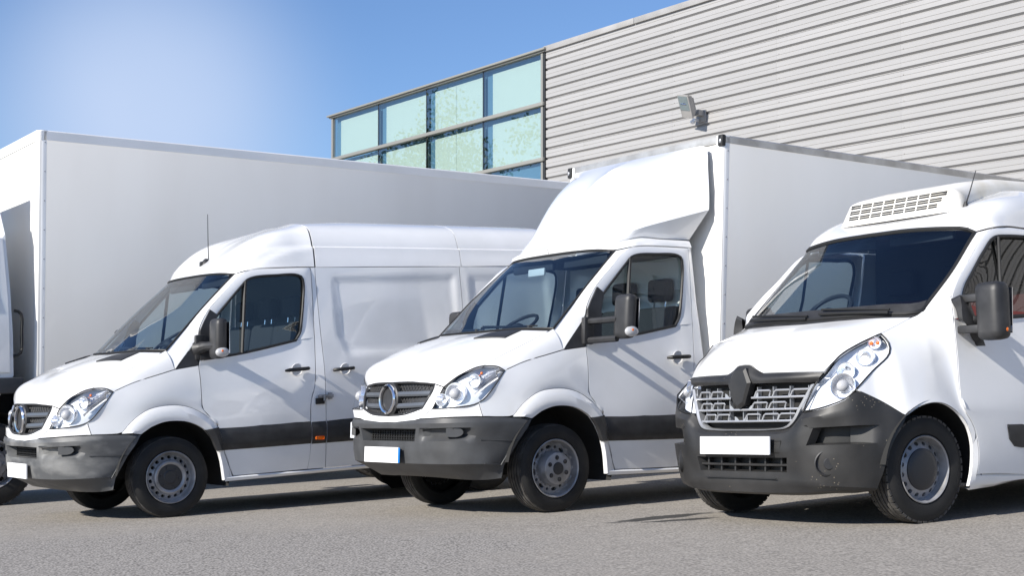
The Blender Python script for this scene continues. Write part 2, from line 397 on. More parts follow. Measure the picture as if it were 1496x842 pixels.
    def cap(p):
        mb = MB(); h = w/2
        if kind == 'van':
            mb.lathe([(h*.66, .112), (h*.72, .109), (h*.74, .06), (h*.80, .052), (h*.80, .0)], n=36)
            for k in range(6):
                a = math.pi/3*k+.2; mb.lathe([(h*.74, .012), (h*.79, .0105), (h*.79, 0)], c=(.083*math.cos(a), 0, .083*math.sin(a)), n=6)
        elif kind == 'truck':
            for k in range(6):
                a = math.pi/3*k+.35; mb.lathe([(h*1.2, .020), (h*1.26, .018), (h*1.26, .012), (h*1.33, .011), (h*1.33, 0)], c=(.085*math.cos(a), 0, .085*math.sin(a)), n=10)
            mb.lathe([(h*1.22, .05), (h*1.30, .046), (h*1.31, 0)], n=24)
        elif kind == 'cooled':
            mb.lathe([(h*.58, .136), (h*.72, .134), (h*.78, .124), (h*.84, .09), (h*.86, 0)], n=40)
        else:
            for k in range(6):
                a = math.pi/3*k; mb.lathe([(h*.98, .016), (h*1.2, .014), (h*1.2, 0)], c=(.115*math.cos(a), 0, .115*math.sin(a)), n=6)
        return mb.done('hub_cap', 'hub' if kind != 'lorry' else 'steel', p, raw=True)
    for nme, fn in (('tyre', tyre), ('tread', tread), ('rim', rim), ('hub_cap', cap)):
        cached((kind, nme), fn)(e)
    return e

# ------------------------------------------------------------------ the cab shared by the panel van and the box truck
S = dict(gr_tc=A(-.965, 0, 1.032), gr_tr=A(-.889, .51, 1.013), gr_br=A(-.956, .451, .828), gr_bc=A(-.985, 0, .772),
 bnd_c=A(-.993, 0, .719), bnd_r=A(-.977, .458, .749), hl_in=A(-.919, .535, .822), hl_ti=A(-.846, .571, .988), hl_t2=A(-.806, .71, 1.07),
 hl_t3=A(-.736, .788, 1.121), hl_tm=A(-.646, .799, 1.144), hl_up=A(-.497, .879, 1.11), hl_o1=A(-.61, .886, .969), hl_bs=A(-.712, .858, .866),
 hl_b1=A(-.896, .74, .83), seam_b=A(-.684, .876, .763), b_arch=A(-.289, .955, .744), arch_t=A(0, .962, .835), arch_r=A(.272, .968, .745),
 sill_f=A(.45, .966, .293), seam_st=A(.399, .969, .76), seam_bt=A(.545, .953, .322), tri=A(.034, .909, 1.272), tri_t=A(.255, .89, 1.536),
 seam_belt=A(.239, .928, 1.298), ws_tr=A(.661, .735, 2.091), ws_br=A(-.015, .833, 1.439), gut=A(1.377, .84, 2.143))
WS_B = lambda n: cr([(-.19, 0, 1.445), (-.175, .3, 1.447), (-.13, .6, 1.447), S['ws_br']], n)
WS_T = lambda n: cr([(.545, 0, 2.113), (.56, .35, 2.112), (.60, .6, 2.105), S['ws_tr']], n)
WS_S = lambda n: cr([S['ws_br'], (.315, .80, 1.775), S['ws_tr']], n)
HL_BOT = lambda n: poly([S['hl_in'], S['hl_b1'], S['hl_bs'], S['hl_o1'], S['hl_up']], n=n)
HL_TOP = lambda n: cr([S['hl_ti'], S['hl_t2'], S['hl_t3'], S['hl_tm'], (-.555, .858, 1.140), S['hl_up']], n)
CREASE = lambda n: cr([S['hl_tm'], (-.56, .806, 1.190), (-.40, .812, 1.262), (-.264, .82, 1.323), S['ws_br']], n)
SHOULD = lambda n: cr([S['hl_up'], (-.328, .893, 1.177), (-.10, .905, 1.237), S['tri']], n)
SHOULD2 = lambda n: poly([S['hl_up'], (-.328, .893, 1.177), (-.10, .905, 1.237), S['tri']], [S['tri'], S['seam_belt']], n=n)
SEAM_F = lambda n: poly([S['seam_bt'], (.50, .958, .42), (.45, .965, .562), S['seam_st'], (.326, .962, .851), (.258, .957, .925)], [(.258, .957, .925), (.25, .944, 1.167), S['seam_belt']], n=n)
REAR_F = lambda n: poly([(1.262, .957, .322), (1.280, .975, .45), (1.284, .985, .568)], [(1.284, .985, .568), (1.290, .985, .953), (1.328, .98, 1.053), (1.342, .968, 1.216), (1.352, .945, 1.34), (1.358, .922, 1.50)], n=n)
WIN_OUT = [A(.245, .932, 1.333), A(.255, .893, 1.536), A(.259, .892, 1.602), A(.339, .885, 1.76), A(.511, .87, 1.936), A(.647, .855, 2.063), A(.745, .845, 2.115), A(.861, .84, 2.131), A(1.1, .84, 2.138), A(1.364, .84, 2.142)]
def sprinter_cab(t, key, low_roof):
    """cab front, doors and glass; the second vehicle shares the meshes of the first"""
    K = lambda n, fn: cached(('cab', n), fn)(t)
    # bonnet
    def bonnet():
        ctr = [A(-.965, 0, 1.036), A(-.952, 0, 1.10), A(-.90, 0, 1.175), A(-.76, 0, 1.262), A(-.6, 0, 1.325), A(-.45, 0, 1.375), A(-.30, 0, 1.415), A(-.235, 0, 1.432)]
        edge = np.vstack([cr([S['hl_ti'], S['hl_t2'], S['hl_t3'], S['hl_tm']], 10), CREASE(14)[1:]])
        edge = resample(edge, 26); edge[-1] = (-.06, .828, 1.42)
        front = cr([ctr[0], (-.945, .3, 1.03), S['gr_tr'], S['hl_ti']], 18); rear = cr([ctr[-1], (-.22, .3, 1.435), (-.175, .6, 1.434), (-.06, .828, 1.42)], 18)
        g = coons(front, rear, cr(ctr, 26), edge, 18, 26)
        # a broad shallow crown on each side of the middle, as pressed
        for j in range(26):
            for i in range(18):
                w = math.sin(math.pi*j/25)*math.sin(math.pi*i/17); g[j, i, 2] += .028*w; g[j, i, 0] -= .018*w
        return g
    gb = bonnet(); panel('bonnet', [gb], 'white', t, 'both', key=('cab', 'bonnet'))
    def bon_z(u, v):
        P = gb.reshape(-1, 3); d = (P[:, 0]-u)**2+(P[:, 1]-abs(v))**2; i = np.argsort(d)[:4]; w = 1/(d[i]+1e-6); return float((P[i, 2]*w).sum()/w.sum())
    for s in (1, -1):
        def vent(p, s=s):
            out = [(-.47, .40), (-.40, .395), (-.31, .40), (-.12, .62), (-.22, .645), (-.345, .65)]
            mb = MB(); P = np.array([A(u, v, 0) for u, v in out]); e0 = np.array([P[0]*(1-q)+P[5]*q if q < .999 else P[5] for q in np.linspace(0, 1, 9)]); e1 = np.array([P[2]*(1-q)+P[3]*q for q in np.linspace(0, 1, 9)])
            g = np.array([e0*(1-k)+e1*k for k in np.linspace(0, 1, 9)])
            # sits on the bonnet: heights blended from the nearest points of the sheet
            B = gb.reshape(-1, 3)
            for q in g.reshape(-1, 3):
                d = (B[:, 0]-q[0])**2+(B[:, 1]-q[1])**2; w = np.exp(-d/.0035); q[2] = (B[:, 2]*w).sum()/w.sum()+.012
            if s < 0: g = mir(g)
            mb.grid(g); mb.grid(np.array([g[0], g[0]-A(0, 0, .03)])); mb.grid(np.array([g[-1], g[-1]-A(0, 0, .03)])); mb.grid(np.array([g[:, 0], g[:, 0]-A(0, 0, .03)])); mb.grid(np.array([g[:, -1], g[:, -1]-A(0, 0, .03)]))
            return mb.done('bonnet_vent', 'black', p)
        K('vent%d' % s, vent)
    # windscreen, its seal, the cowl and the wipers
    g = coons(WS_B(20), WS_T(20), cr([(-.19, 0, 1.445), (.165, 0, 1.785), (.545, 0, 2.113)], 14), WS_S(14), 20, 14)
    panel('windscreen', [g], 'screen', t, 'both', key=('cab', 'windscreen'), flange=0, gap=.004)
    def seal(p):
        mb = MB(); loop = np.vstack([mir(WS_B(16))[::-1], WS_B(16)[1:], WS_S(12)[1:], WS_T(16)[::-1][1:], mir(WS_T(16))[1:], mir(WS_S(12))[::-1][1:-1]])
        mb.tube(loop, .011, 6, closed=True); return mb.done('windscreen_seal', 'rubber', p)
    K('seal', seal)
    rear = cr([(-.235, 0, 1.43), (-.22, .3, 1.433), (-.175, .6, 1.432), (-.06, .828, 1.418)], 16)
    panel('cowl', [loft([rear-A(0, 0, .006), WS_B(16)+A(.0, 0, -.004)], 16)], 'black', t, 'both', key=('cab', 'cowl'), gap=0)
    for wi_, (v0, v1) in enumerate(((.62, .02), (-.02, -.64))):
        def wiper(p, v0=v0, v1=v1):
            mb = MB(); q = lambda v, k: A(-.19+.12*(v/.83)**2+.035*k+.03, v, 1.462+.035*k)
            mb.tube([q(v0, 0), q((v0+v1)/2, .35), q(v1, .5)], .009, 6); mb.tube([q(v0, .1)+A(0, .1, 0), q((v0+v1)/2, .5), q(v1, .9)], .006, 6)
            mb.lathe([(0, .018), (.03, .016), (.03, 0)], c=q(v0, 0)-A(0, 0, .02), axis='z', n=10)
            return mb.done('wiper', 'rubber', p)
        K('wiper%d' % wi_, wiper)
    # grille surround, grille, badge ring
    gr_side = [S['gr_tr'], A(-.925, .497, .93), S['gr_br']]
    pb = coons([S['gr_br'], S['bnd_r']], [S['gr_tr'], S['hl_ti']], gr_side[::-1], poly([S['bnd_r'], S['hl_in']], [S['hl_in'], S['hl_ti']], n=14), 6, 14)
    pa = coons([S['bnd_r'], A(-.9, .7, .757), S['seam_b']], [S['hl_in'], S['hl_b1'], S['hl_bs']], [S['bnd_r'], S['hl_in']], [S['seam_b'], S['hl_bs']], 14, 6)
    gr_bot = [S['gr_bc'], A(-.984, .25, .784), S['gr_br']]
    pc = coons([S['bnd_c'], A(-.99, .3, .724), S['bnd_r']], gr_bot, [S['bnd_c'], S['gr_bc']], [S['bnd_r'], S['gr_br']], 12, 5)
    panel('grille_surround', [pa, pb, pc], 'white', t, 'both', key=('cab', 'surround'))
    def grille(p):
        mb = MB(); top = [S['gr_tc'], A(-.945, .3, 1.03), S['gr_tr']]
        g = coons(gr_bot, top, [S['gr_bc'], S['gr_tc']], gr_side[::-1], 12, 10)+A(.035, 0, 0)
        mb.grid(g); mb.grid(mir(g)); rim = np.vstack([cr(top, 10), cr(gr_side, 8)[1:], cr(gr_bot[::-1], 10)[1:]])
        for q in (rim, mir(rim)): mb.tube(q+A(.008, 0, 0), .012, 6)
        return mb.done('grille', 'black', p)
    K('grille', grille)
    for gi, za in enumerate((.985, .90, .815)):
        def gmesh(p, za=za):
            mb = MB()
            for k in range(26):
                v = -.47+.94*k/25; lim = .49-.55*max(0, .84-za); u = -.940-.085*(1.03-za)+.070*(abs(v)/.5)**2.6
                if abs(v) > lim: continue
                for d in (1, -1):
                    mb.tube([A(u, v-.018*d, za-.022), A(u, v+.018*d, za+.022)], .0028, 4, caps=False)
            return tag(mb.done('grille_mesh', 'mesh', p), kind='stuff')
        K('gmesh%d' % gi, gmesh)
    for i, zc in enumerate((.945, .862)):
        def slat(p, zc=zc, i=i):
            v = np.linspace(-1, 1, 21)*(.488 if i == 0 else .462); u = -.982+.075*(np.abs(v)/.5)**2.6
            prof = [(.03, -.022), (.0, -.020), (-.006, -.006), (.0, .016), (.03, .02)]
            g = np.array([[A(a+d, b_, zc+h-.02*(1 if i else .2)*(1-(b_/.5)**2)*.6) for a, b_ in zip(u, v)] for d, h in prof]); mb = MB().grid(g)
            return mb.done('grille_slat', 'slat', p)
        K('slat%d' % i, slat)
    K('badge', lambda p: MB().lathe([(.01, .118), (-.018, .118), (-.03, .108), (-.026, .094), (-.01, .092)], c=(-.985, 0, .903), axis='u', n=36).done('badge_ring', 'chrome', p))
    K('badgeh', lambda p: MB().lathe([(.03, .135), (.0, .133), (-.008, .122), (-.004, .0)], c=(-.983, 0, .90), axis='u', n=36).done('badge_back', 'black', p))
    # headlights
    for s in (1, -1):
        bot, top = HL_BOT(22), HL_TOP(22); gl = coons(bot, top, [S['hl_in'], S['hl_ti']], [S['hl_up'], S['hl_up']+A(0, 0, .001)], 22, 10)
        n_out = A(-.75, .6, .1)
        for j in range(10):
            for i in range(22): gl[j, i] += n_out*.022*math.sin(math.pi*j/9)*max(0, math.sin(math.pi*i/21))**.6
        h = panel('headlight', [gl], 'lens', t, s, key=('cab', 'lens'), flange=0, gap=.006)
        def parts(hh, s=s):
            inn = gl-n_out*.058; mid = inn.mean(axis=(0, 1)); g2 = mid+(inn-mid)*.97
            yield cached(('cab', 'lampback', s), lambda p: MB().grid(g2).done('lamp_housing', 'lamphouse', p, side=s))
            def bowls(p):
                mb = MB()
                for (u, v, z, r) in ((-.83, .715, .935, .080), (-.895, .625, .89, .046), (-.725, .81, 1.03, .050)):
                    for R_ in (r,):
                        pr = [(.05, .004), (.045, R_*.45), (.02, R_*.85), (-.006, R_), (-.006, R_*1.06), (.03, R_*1.08)]
                        m0 = MB().lathe(pr, axis='u', n=24); rot = Matrix.Rotation(-.5, 4, 'Z')
                        bmesh.ops.transform(m0.bm, matrix=Matrix.Translation((u, v, z)) @ rot, verts=m0.bm.verts)
                        m0.bm.verts.index_update(); mb._add([q.co.copy() for q in m0.bm.verts], [[q.index for q in f.verts] for f in m0.bm.faces])
                return mb.done('lamp_reflector', 'reflector', p, side=s)
            yield cached(('cab', 'bowls', s), bowls)
            yield cached(('cab', 'projector', s), lambda p: MB().ball((-.835, .718, .935), (.046, .046, .046), 10).done('projector_lens', 'clearlens', p, side=s, sharp=3))
            def fins(p):
                mb = MB()
                for k in range(5):
                    c = gl[2+k, 11+k]-n_out*.03; d = gl[2+k, 18+(k > 2)]-n_out*.03
                    mb.grid(np.array([[c, d], [c+A(-.012, .01, .022), d+A(-.012, .01, .022)]])); mb.grid(np.array([[c, d], [c+A(.012, -.01, .004), d+A(.012, -.01, .004)]]))
                return mb.done('lamp_fin', 'reflector', p, side=s)
            yield cached(('cab', 'fins', s), fins)
            yield cached(('cab', 'ind', s), lambda p: MB().ball((-.665, .815, 1.088), (.011, .011, .012), 8).done('indicator', 'orange', p, side=s))
            yield cached(('cab', 'lamptrim', s), lambda p: MB().tube(np.vstack([bot, top[::-1][1:]]), .0048, 6, closed=True).done('lamp_seal', 'rubber', p, side=s))
        for f in parts(h): f(h)
    # front wings
    for s in (1, -1):
        hlo = poly([S['hl_bs'], S['hl_o1'], S['hl_up']], n=14)
        up = coons(SHOULD(20), CREASE(20), [S['hl_up'], A(-.555, .858, 1.14), S['hl_tm']], [S['tri'], S['ws_br']], 20, 8)
        up = relax(up, 40)
        for j in range(8):
            for i in range(20): up[j, i] += A(0, .6, .8)*.014*math.sin(math.pi*j/7)*math.sin(math.pi*min(i, 14)/28)
        fl = cr([A(-.445, .93, .759), A(-.361, .938, .853), A(-.261, .942, .924), A(-.18, .944, .955), A(.005, .946, .97), A(.14, .95, .945), A(.26, .955, .885), A(.35, .96, .82), A(.399, .967, .762)], 26)
        lowb = np.vstack([cr([S['seam_b'], A(-.56, .905, .758), A(-.445, .93, .759)], 8), fl[1:]]); lowb = resample(lowb, 30)
        left = poly([S['seam_b'], S['hl_bs']], [S['hl_bs'], S['hl_o1'], S['hl_up']], n=16)
        right = poly([S['seam_st'], (.326, .962, .851), (.258, .957, .925)], [(.258, .957, .925), (.25, .944, 1.167), S['seam_belt']], n=16)
        lo = relax(coons(lowb, SHOULD2(30), left, right, 30, 16), 120)
        for j in range(16):
            for i in range(30): lo[j, i, 1] += .02*math.sin(math.pi*j/15)*math.sin(math.pi*i/29)
        panel('front_wing', [up, lo], 'white', t, s, key=('cab', 'wing'))
        # the raised band round the wheel opening
        an = np.linspace(math.radians(158), math.radians(-8), 26)
        lip = np.array([A(.0+.487*math.cos(a)+.0, .972, .352+.487*math.sin(a)) for a in an])
        lip = resample(np.vstack([[A(-.289, .962, .744)], cr([(-.2, .967, .800), (-.1, .972, .832), (0, .975, .838), (.12, .977, .822), (.22, .977, .78), (.275, .975, .745)], 20), cr([(.33, .974, .68), (.375, .972, .6), (.42, .97, .48), (.45, .966, .295)], 8)]), 34)
        flx = resample(np.vstack([fl, cr([(.428, .967, .65), (.468, .963, .5), (.506, .957, .41), (.538, .953, .318)], 8)]), 34)
        mid = (lip+flx)/2+A(0, .022, .006)*np.clip((30-np.arange(34))/8, .25, 1)[:, None]; inn = lip+A(0, -.035, 0)+.0*lip
        panel('wheel_arch_flare', [loft([flx, flx+A(0, .006, 0)+(lip-flx)*.08, mid, lip+(flx-lip)*.1+A(0, .006, 0), lip], 34), loft([lip, inn], 34)], 'white', t, s, key=('cab', 'flare'), gap=0, flange=0)
        def liner(p, s=s):
            mb = MB(); mb.lathe([(.965, .505), (.45, .505)], c=(.0, 0, .345), n=30, ang=(math.radians(-12), math.radians(172)))
            mb.lathe([(.45, .52), (.45, 0)], c=(0, 0, .345), n=24, ang=(0, math.pi)); return mb.done('wheel_well', 'under', p, side=s)
        K('liner%d' % s, liner)
    # A pillars with the black corner piece
    for s in (1, -1):
        r = poly([S['tri'], S['tri_t']], [S['tri_t']]+WIN_OUT[2:7], n=20)
        g = coons([S['ws_br'], S['tri']], [S['ws_tr'], WIN_OUT[6]], WS_S(20), r, 6, 20)
        for j in range(20):
            for i in range(6): g[j, i] += A(-.5, .8, 0)*.012*math.sin(math.pi*i/5)*math.sin(math.pi*j/19)
        panel('windscreen_pillar', [g], 'white', t, s, key=('cab', 'pillar'))
        tri = coons([S['tri'], S['seam_belt']], [S['tri'], S['tri_t']], [S['tri'], S['tri']+A(.001, 0, .001)], [S['seam_belt'], S['tri_t']], 8, 6)
        panel('corner_cover', [tri+A(0, .003, 0)], 'black', t, s, key=('cab', 'corner'))
    # doors
    win_in = [A(.29, .930, 1.347), A(.33, .91, 1.53), A(.398, .895, 1.682), A(.54, .884, 1.845), A(.675, .875, 1.985), A(.722, .871, 2.030), A(.80, .868, 2.056), A(1.0, .866, 2.070), A(1.20, .866, 2.074), A(1.262, .867, 2.050), A(1.277, .87, 1.985), A(1.262, .885, 1.80), A(1.243, .897, 1.665), A(1.222, .905, 1.555), A(1.174, .914, 1.482)]
    belt = lambda n: poly([A(.245, .932, 1.333), win_in[0], A(.648, .925, 1.388), win_in[-1], A(1.27, .92, 1.50), A(1.358, .922, 1.50)], n=n)
    for s in (1, -1):
        d = coons([S['seam_bt'], A(.9, .956, .322), A(1.262, .957, .322)], belt(26), np.vstack([SEAM_F(20), [A(.245, .932, 1.333)]]), REAR_F(24), 26, 24)
        for j in range(24):
            for i in range(26):
                z = d[j, i, 2]; d[j, i, 1] += .012*math.sin(math.pi*i/25)*math.exp(-((z-.85)/.35)**2)
        outer = cr(WIN_OUT+[A(1.362, .868, 1.90), A(1.36, .897, 1.66), A(1.358, .922, 1.50)], 60) if False else poly(WIN_OUT, [WIN_OUT[-1], A(1.366, .868, 1.90), A(1.362, .897, 1.66), A(1.358, .922, 1.50)], n=60)
        inner = cr(win_in, 60)
        # pair the two outlines by direction from the window's middle so the strip does not twist
        ring = loft([outer, outer*.5+inner*.5+A(0, .008, 0), inner], 60)
        door = panel('door', [d, ring], 'white', t, s, key=('cab', 'door'))
        wb = cr([win_in[0], A(.648, .925, 1.388), win_in[-1]], 16); k = 12
        gl = coons(wb, cr(win_in[5:10], 16), cr(win_in[:6], 14), cr(win_in[9:][::-1], 14), 16, 14)-A(0, .016, 0)
        wp = panel('door_window', [gl], 'glass', door, s, key=('cab', 'dwin'), flange=0, gap=0)
        def wseal(p, s=s):
            mb = MB(); mb.tube(np.vstack([wb, inner[::-1][1:-1]]), .012, 6, closed=True)
            mb.tube([A(.705, .872, 2.02), A(.648, .925, 1.388)], .016, 6); return mb.done('window_seal', 'rubber', p, side=s)
        cached(('cab', 'wseal', s), wseal)(door)
        def corner(p, s=s):
            mb = MB(); o = [A(.250, .936, 1.34), A(.262, .896, 1.59), A(.30, .893, 1.67), A(.36, .888, 1.775), A(.425, .892, 1.73), A(.39, .908, 1.6), A(.385, .920, 1.5), A(.375, .935, 1.356)]
            mb.prism([q+A(0, .016, 0) for q in o], (0, -.04, 0)); return mb.done('mirror_mount', 'black', p, side=s)
        cached(('cab', 'mmount', s), corner)(door)
        def handle(p, s=s):
            mb = MB(); mb.tube(cr([(1.035, .985, 1.215), (1.06, 1.018, 1.218), (1.15, 1.024, 1.222), (1.245, 1.018, 1.226), (1.265, .985, 1.228)], 14), [.010, .014]+[.017]*10+[.014, .01], 8)
            return mb.done('door_handle', 'rubber', p, side=s)
        cached(('cab', 'handle', s), handle)(door)
        cached(('cab', 'hdish', s), lambda p, s=s: MB().lathe([(.984, .058), (.987, .054), (.976, .035), (.972, 0)], c=(1.15, 0, 1.22), n=28).done('handle_recess', 'white', p, side=s))(door)
        # dark side moulding on the door and behind the wheel
        def strip(p, s=s):
            zz = np.linspace(0, 1, 7); off = [0, .014, .018, .018, .018, .014, 0]; us = np.linspace(0, 1, 12)
            g = np.array([[A((.452-.048*a)+(1.283-(.452-.048*a))*q, (.966+.019*min(1, q*2.2))+o, (.553+.2*a)*1+(.0)*q) for q in us] for a, o in zip(zz, off)])
            return MB().grid(g).done('side_moulding', 'black', p, side=s)
        cached(('cab', 'dstrip', s), strip)(door)
        def strip2(p, s=s):
            a = cr([(.276, .990, .742), (.332, .992, .668), (.372, .992, .580), (.383, .992, .555)], 8); b_ = cr([(.398, .972, .757), (.42, .970, .68), (.447, .968, .575), (.45, .967, .555)], 8)
            return MB().grid(loft([a-A(0, .04, 0), a+A(0, .006, 0), (a+b_)/2+A(0, .028, 0), b_+A(0, .014, 0), b_-A(0, .01, 0)], 8)).done('side_moulding', 'black', p, side=s)
        K('wstrip%d' % s, strip2)
    # bumper
    def bumper():
        rows = [[A(-.993, 0, .717), A(-.978, .458, .744), A(-.905, .7, .752), S['seam_b']-A(0, 0, .006), A(-.50, .93, .752), A(-.289, .957, .738)],
                [A(-1.012, 0, .705), A(-.99, .46, .712), A(-.91, .72, .715), A(-.695, .888, .722), A(-.5, .94, .72), A(-.305, .962, .715)],
                [A(-1.008, 0, .675), A(-.985, .46, .673), A(-.905, .72, .68), A(-.70, .886, .68), A(-.5, .938, .676), A(-.33, .962, .67)],
                [A(-.998, 0, .575), A(-.975, .44, .576), A(-.89, .72, .58), A(-.695, .872, .583), A(-.55, .92, .578), A(-.40, .945, .572)],
                [A(-1.0, 0, .50), A(-.972, .45, .50), A(-.885, .72, .50), A(-.68, .873, .50), A(-.56, .908, .49), A(-.445, .922, .48)],
                [A(-.988, 0, .405), A(-.955, .45, .405), A(-.865, .72, .405), A(-.66, .882, .405), A(-.57, .895, .40), A(-.487, .89, .388)],
                [A(-.80, 0, .30), A(-.775, .36, .295), A(-.69, .57, .282), A(-.615, .72, .278), A(-.56, .82, .283), A(-.505, .885, .295)],
                [A(-.70, 0, .288), A(-.675, .33, .284), A(-.61, .52, .275), A(-.55, .66, .275), A(-.51, .76, .28), A(-.47, .85, .29)]]
        nu = 37; g = np.array([cr(r, nu) for r in rows])
        # finer rows in between
        idx = np.array([cr(g[:, i], 40) for i in range(nu)]).transpose(1, 0, 2)
        return g, idx
    gk, _ = bumper()
    rowsf = []
    for j in range(len(gk)-1):
        for q in np.linspace(0, 1, 4)[:-1]: rowsf.append(gk[j]*(1-q)+gk[j+1]*q)
    rowsf.append(gk[-1]); gf = np.array(rowsf)
    for j, dd in ((7, .055), (8, .060)):
        for i in range(gf.shape[1]):
            v = gf[j, i, 1]
            if .45 < v < .86 and gf[j, i, 0] < -.72:
                k = min(1, (v-.45)/.10)*min(1, (.86-v)/.06); gf[j, i] += A(.80, -.55, 0)*dd*k
                gf[j, i, 2] += (.022 if j == 7 else .006)*k+.012*k*(v-.45)/.4          # rows 6..9 span the air intake
    key_ = ('cab', 'bumper')
    hole = lambda j, i: 6 <= j < 9 and gf[j, i, 1] < .40 and gf[j, i+1, 1] < .445
    for tag_ in (0,):
        def bump_mesh(p):
            mb = MB()
            for sgn in (1, -1):
                for j in range(gf.shape[0]-1):
                    for i in range(gf.shape[1]-1):
                        if hole(j, i): continue
                        q = [gf[j, i], gf[j, i+1], gf[j+1, i+1], gf[j+1, i]]; q = [A(x[0], x[1]*sgn, x[2]) for x in q]
                        mb._add([Vector(x) for x in q], [(0, 1, 2, 3)])
                ih = max(i for i in range(gf.shape[1]-1) if hole(6, i))+1
                for j, d in ((6, 1), (9, 1)):
                    a = np.array([gf[j, i]*A(1, sgn, 1) for i in range(ih+1)]); mb.grid(np.array([a, a*.97+A(.085, 0, (.0 if j == 6 else .02))]))
                a = np.array([gf[j, ih]*A(1, sgn, 1) for j in range(6, 10)]); mb.grid(np.array([a, a+A(.085, -.03*sgn, 0)]))
            e = np.vstack([gf[:, -1]]); 
            for sgn in (1, -1): mb.grid(np.array([e*A(1, sgn, 1), e*A(1, sgn, 1)+A(.0, -.06*sgn, 0)]))
            return mb.done('bumper', 'grey' if key == 'truck' else 'scuffed', p, sharp=.45)
        if ('cab', 'bumper') in CACHE:
            src = CACHE[('cab', 'bumper')]; o = src.copy(); o.data = src.data.copy(); o.data.materials.clear(); o.data.materials.append(M['grey' if key == 'truck' else 'scuffed']); COL.objects.link(o); o.parent = t
        else: CACHE[('cab', 'bumper')] = o = bump_mesh(t)
        bo = o
    def intake(p):
        mb = MB(); mb.box(-.905, -.895, -.42, .42, .55, .70)
        for k in range(22):
            v = -.40+.8*k/21; mb.box(-.915, -.905, v-.003, v+.003, .57, .68)
        for k in range(5): mb.box(-.917, -.907, -.42, .42, .585+.02*k, .589+.02*k)
        return mb.done('air_intake', 'rubber', p)
    cached(('cab', 'intake'), intake)(bo)
    for s in (1, -1):
        def fog(p, s=s):
            # the smooth blank over the fog lamp, set in a scooped recess
            c = A(-.850, .752, .645); ax = A(-.62, .78, 0); tn = A(.78, .62, 0); out = []
            for k in range(18):
                a = 2*math.pi*k/18; x, y = .066*math.cos(a), .036*math.sin(a)
                if x < 0: x = -.066*min(1, abs(math.cos(a))*2.2)
                out.append(c+tn*x+A(0, 0, y)+ax*.012)
            return MB().prism(out, tuple(-ax*.035)).done('fog_lamp_blank', 'grey', p, side=s)
        cached(('cab', 'fog', s), fog)(bo)
        def crease(p, s=s):
            mb = MB(); mb.tube(cr([(-.70, .876, .588), (-.55, .922, .582), (-.405, .947, .573)], 10), .004, 5)
            mb.tube(cr([(-.4, .946, .573), (-.445, .922, .48), (-.487, .892, .39)], 8)+A(-.035, .004, 0), .005, 5)
            mb.tube(cr([(-.66, .884, .406), (-.57, .897, .40), (-.52, .897, .392)], 8), .005, 5)
            return mb.done('bumper_crease', 'grey', p, side=s)
        cached(('cab', 'bcrease', s), crease)(bo)
        def scoop(p, s=s):
            mb = MB(); mb.tube(cr([(-.988, .47, .68), (-.945, .62, .684), (-.89, .73, .682), (-.865, .755, .676)], 8), .006, 5)
            return mb.done('bumper_lip', 'black', p, side=s)
        cached(('cab', 'blip', s), scoop)(bo)
    # floor, engine bay and the inside of the cab
    K('under', lambda p: MB().box(.55, 3.2, -.60, .60, .36, .58, .02).box(.55, 1.45, -.90, .90, .30, .5).box(-.80, -.1, -.42, .42, .42, 1.0).box(-.8, .6, -.40, .40, .45, .58).done('underbody', 'under', p))
    K('dash', lambda p: MB().box(-.10, .42, -.84, .84, 1.12, 1.36, .05).box(.05, .40, -.56, -.22, 1.30, 1.42, .04).box(.16, .42, .1, .7, 1.30, 1.395, .03).box(.2, .4, -.86, .86, .90, 1.15).done('dashboard', 'dash', p))
    def steer(p):
        mb = MB(); a = np.linspace(0, 2*math.pi, 33)[:-1]; rot = Matrix.Rotation(math.radians(-62), 3, 'Y')
        P = [Vector((0.50, -.40, 1.40))+rot @ Vector((.0+.19*math.sin(q)*0, .19*math.cos(q), .19*math.sin(q))) for q in a]
        P = [Vector((0.52, -.40, 1.52))+Vector((.19*math.sin(q)*.82, .19*math.cos(q), .19*math.sin(q)*.57)) for q in a]
        mb.tube(P, .016, 6, closed=True); mb.ball((.52, -.4, 1.51), (.06, .07, .05), 6); mb.tube([(.52, -.4, 1.51), (.3, -.4, 1.30)], .03, 6); mb.tube([(.50, -.58, 1.50), (.5, -.4, 1.51), (.5, -.22, 1.50)], .016, 6); return mb.done('steering_wheel', 'trim', p)
    K('steer', steer)
    for k, v0 in enumerate((-.66, .08)):
        K('sunvisor%d' % k, lambda p, v0=v0: MB().box(.64, .68, v0, v0+.58, 2.0, 2.07, .01).done('sun_visor', 'trim', p))
    for i, v in enumerate((-.45, .07, .55)):
        def seat(p, v=v):
            w = .24; mb = MB(); mb.box(.75, 1.26, v-w, v+w, .72, .94, .05)
            tp = lambda q: (q.x+.16*(q.z-.9), q.y, q.z); mb.box(1.13, 1.26, v-w, v+w, .9, 1.66, .05, taper=tp); return mb.done('seat', 'seat', p)
        se = K('seat%d' % i, seat)
        cached(('cab', 'headrest', i), lambda p, v=v: MB().box(1.27, 1.375, v-.13, v+.13, 1.705, 1.90, .045).done('headrest', 'seat', p))(se)
        cached(('cab', 'post', i), lambda p, v=v: MB().tube([(1.31, v-.07, 1.6), (1.325, v-.07, 1.74)], .008, 6).tube([(1.31, v+.07, 1.6), (1.325, v+.07, 1.74)], .008, 6).done('headrest_post', 'chrome', p))(se)
    K('floor', lambda p: MB().box(.56, 1.5, -.88, .88, .52, .6).box(-.1, .56, -.88, .88, .88, .92).box(.56, 1.45, -.93, -.905, .62, 1.31).box(.56, 1.45, .905, .925, .62, 1.31).done('cab_lining', 'trim', p))
    K('visor', lambda p: MB().box(.62, 1.35, -.72, .72, 2.075, 2.09).done('headliner', 'liner', p))

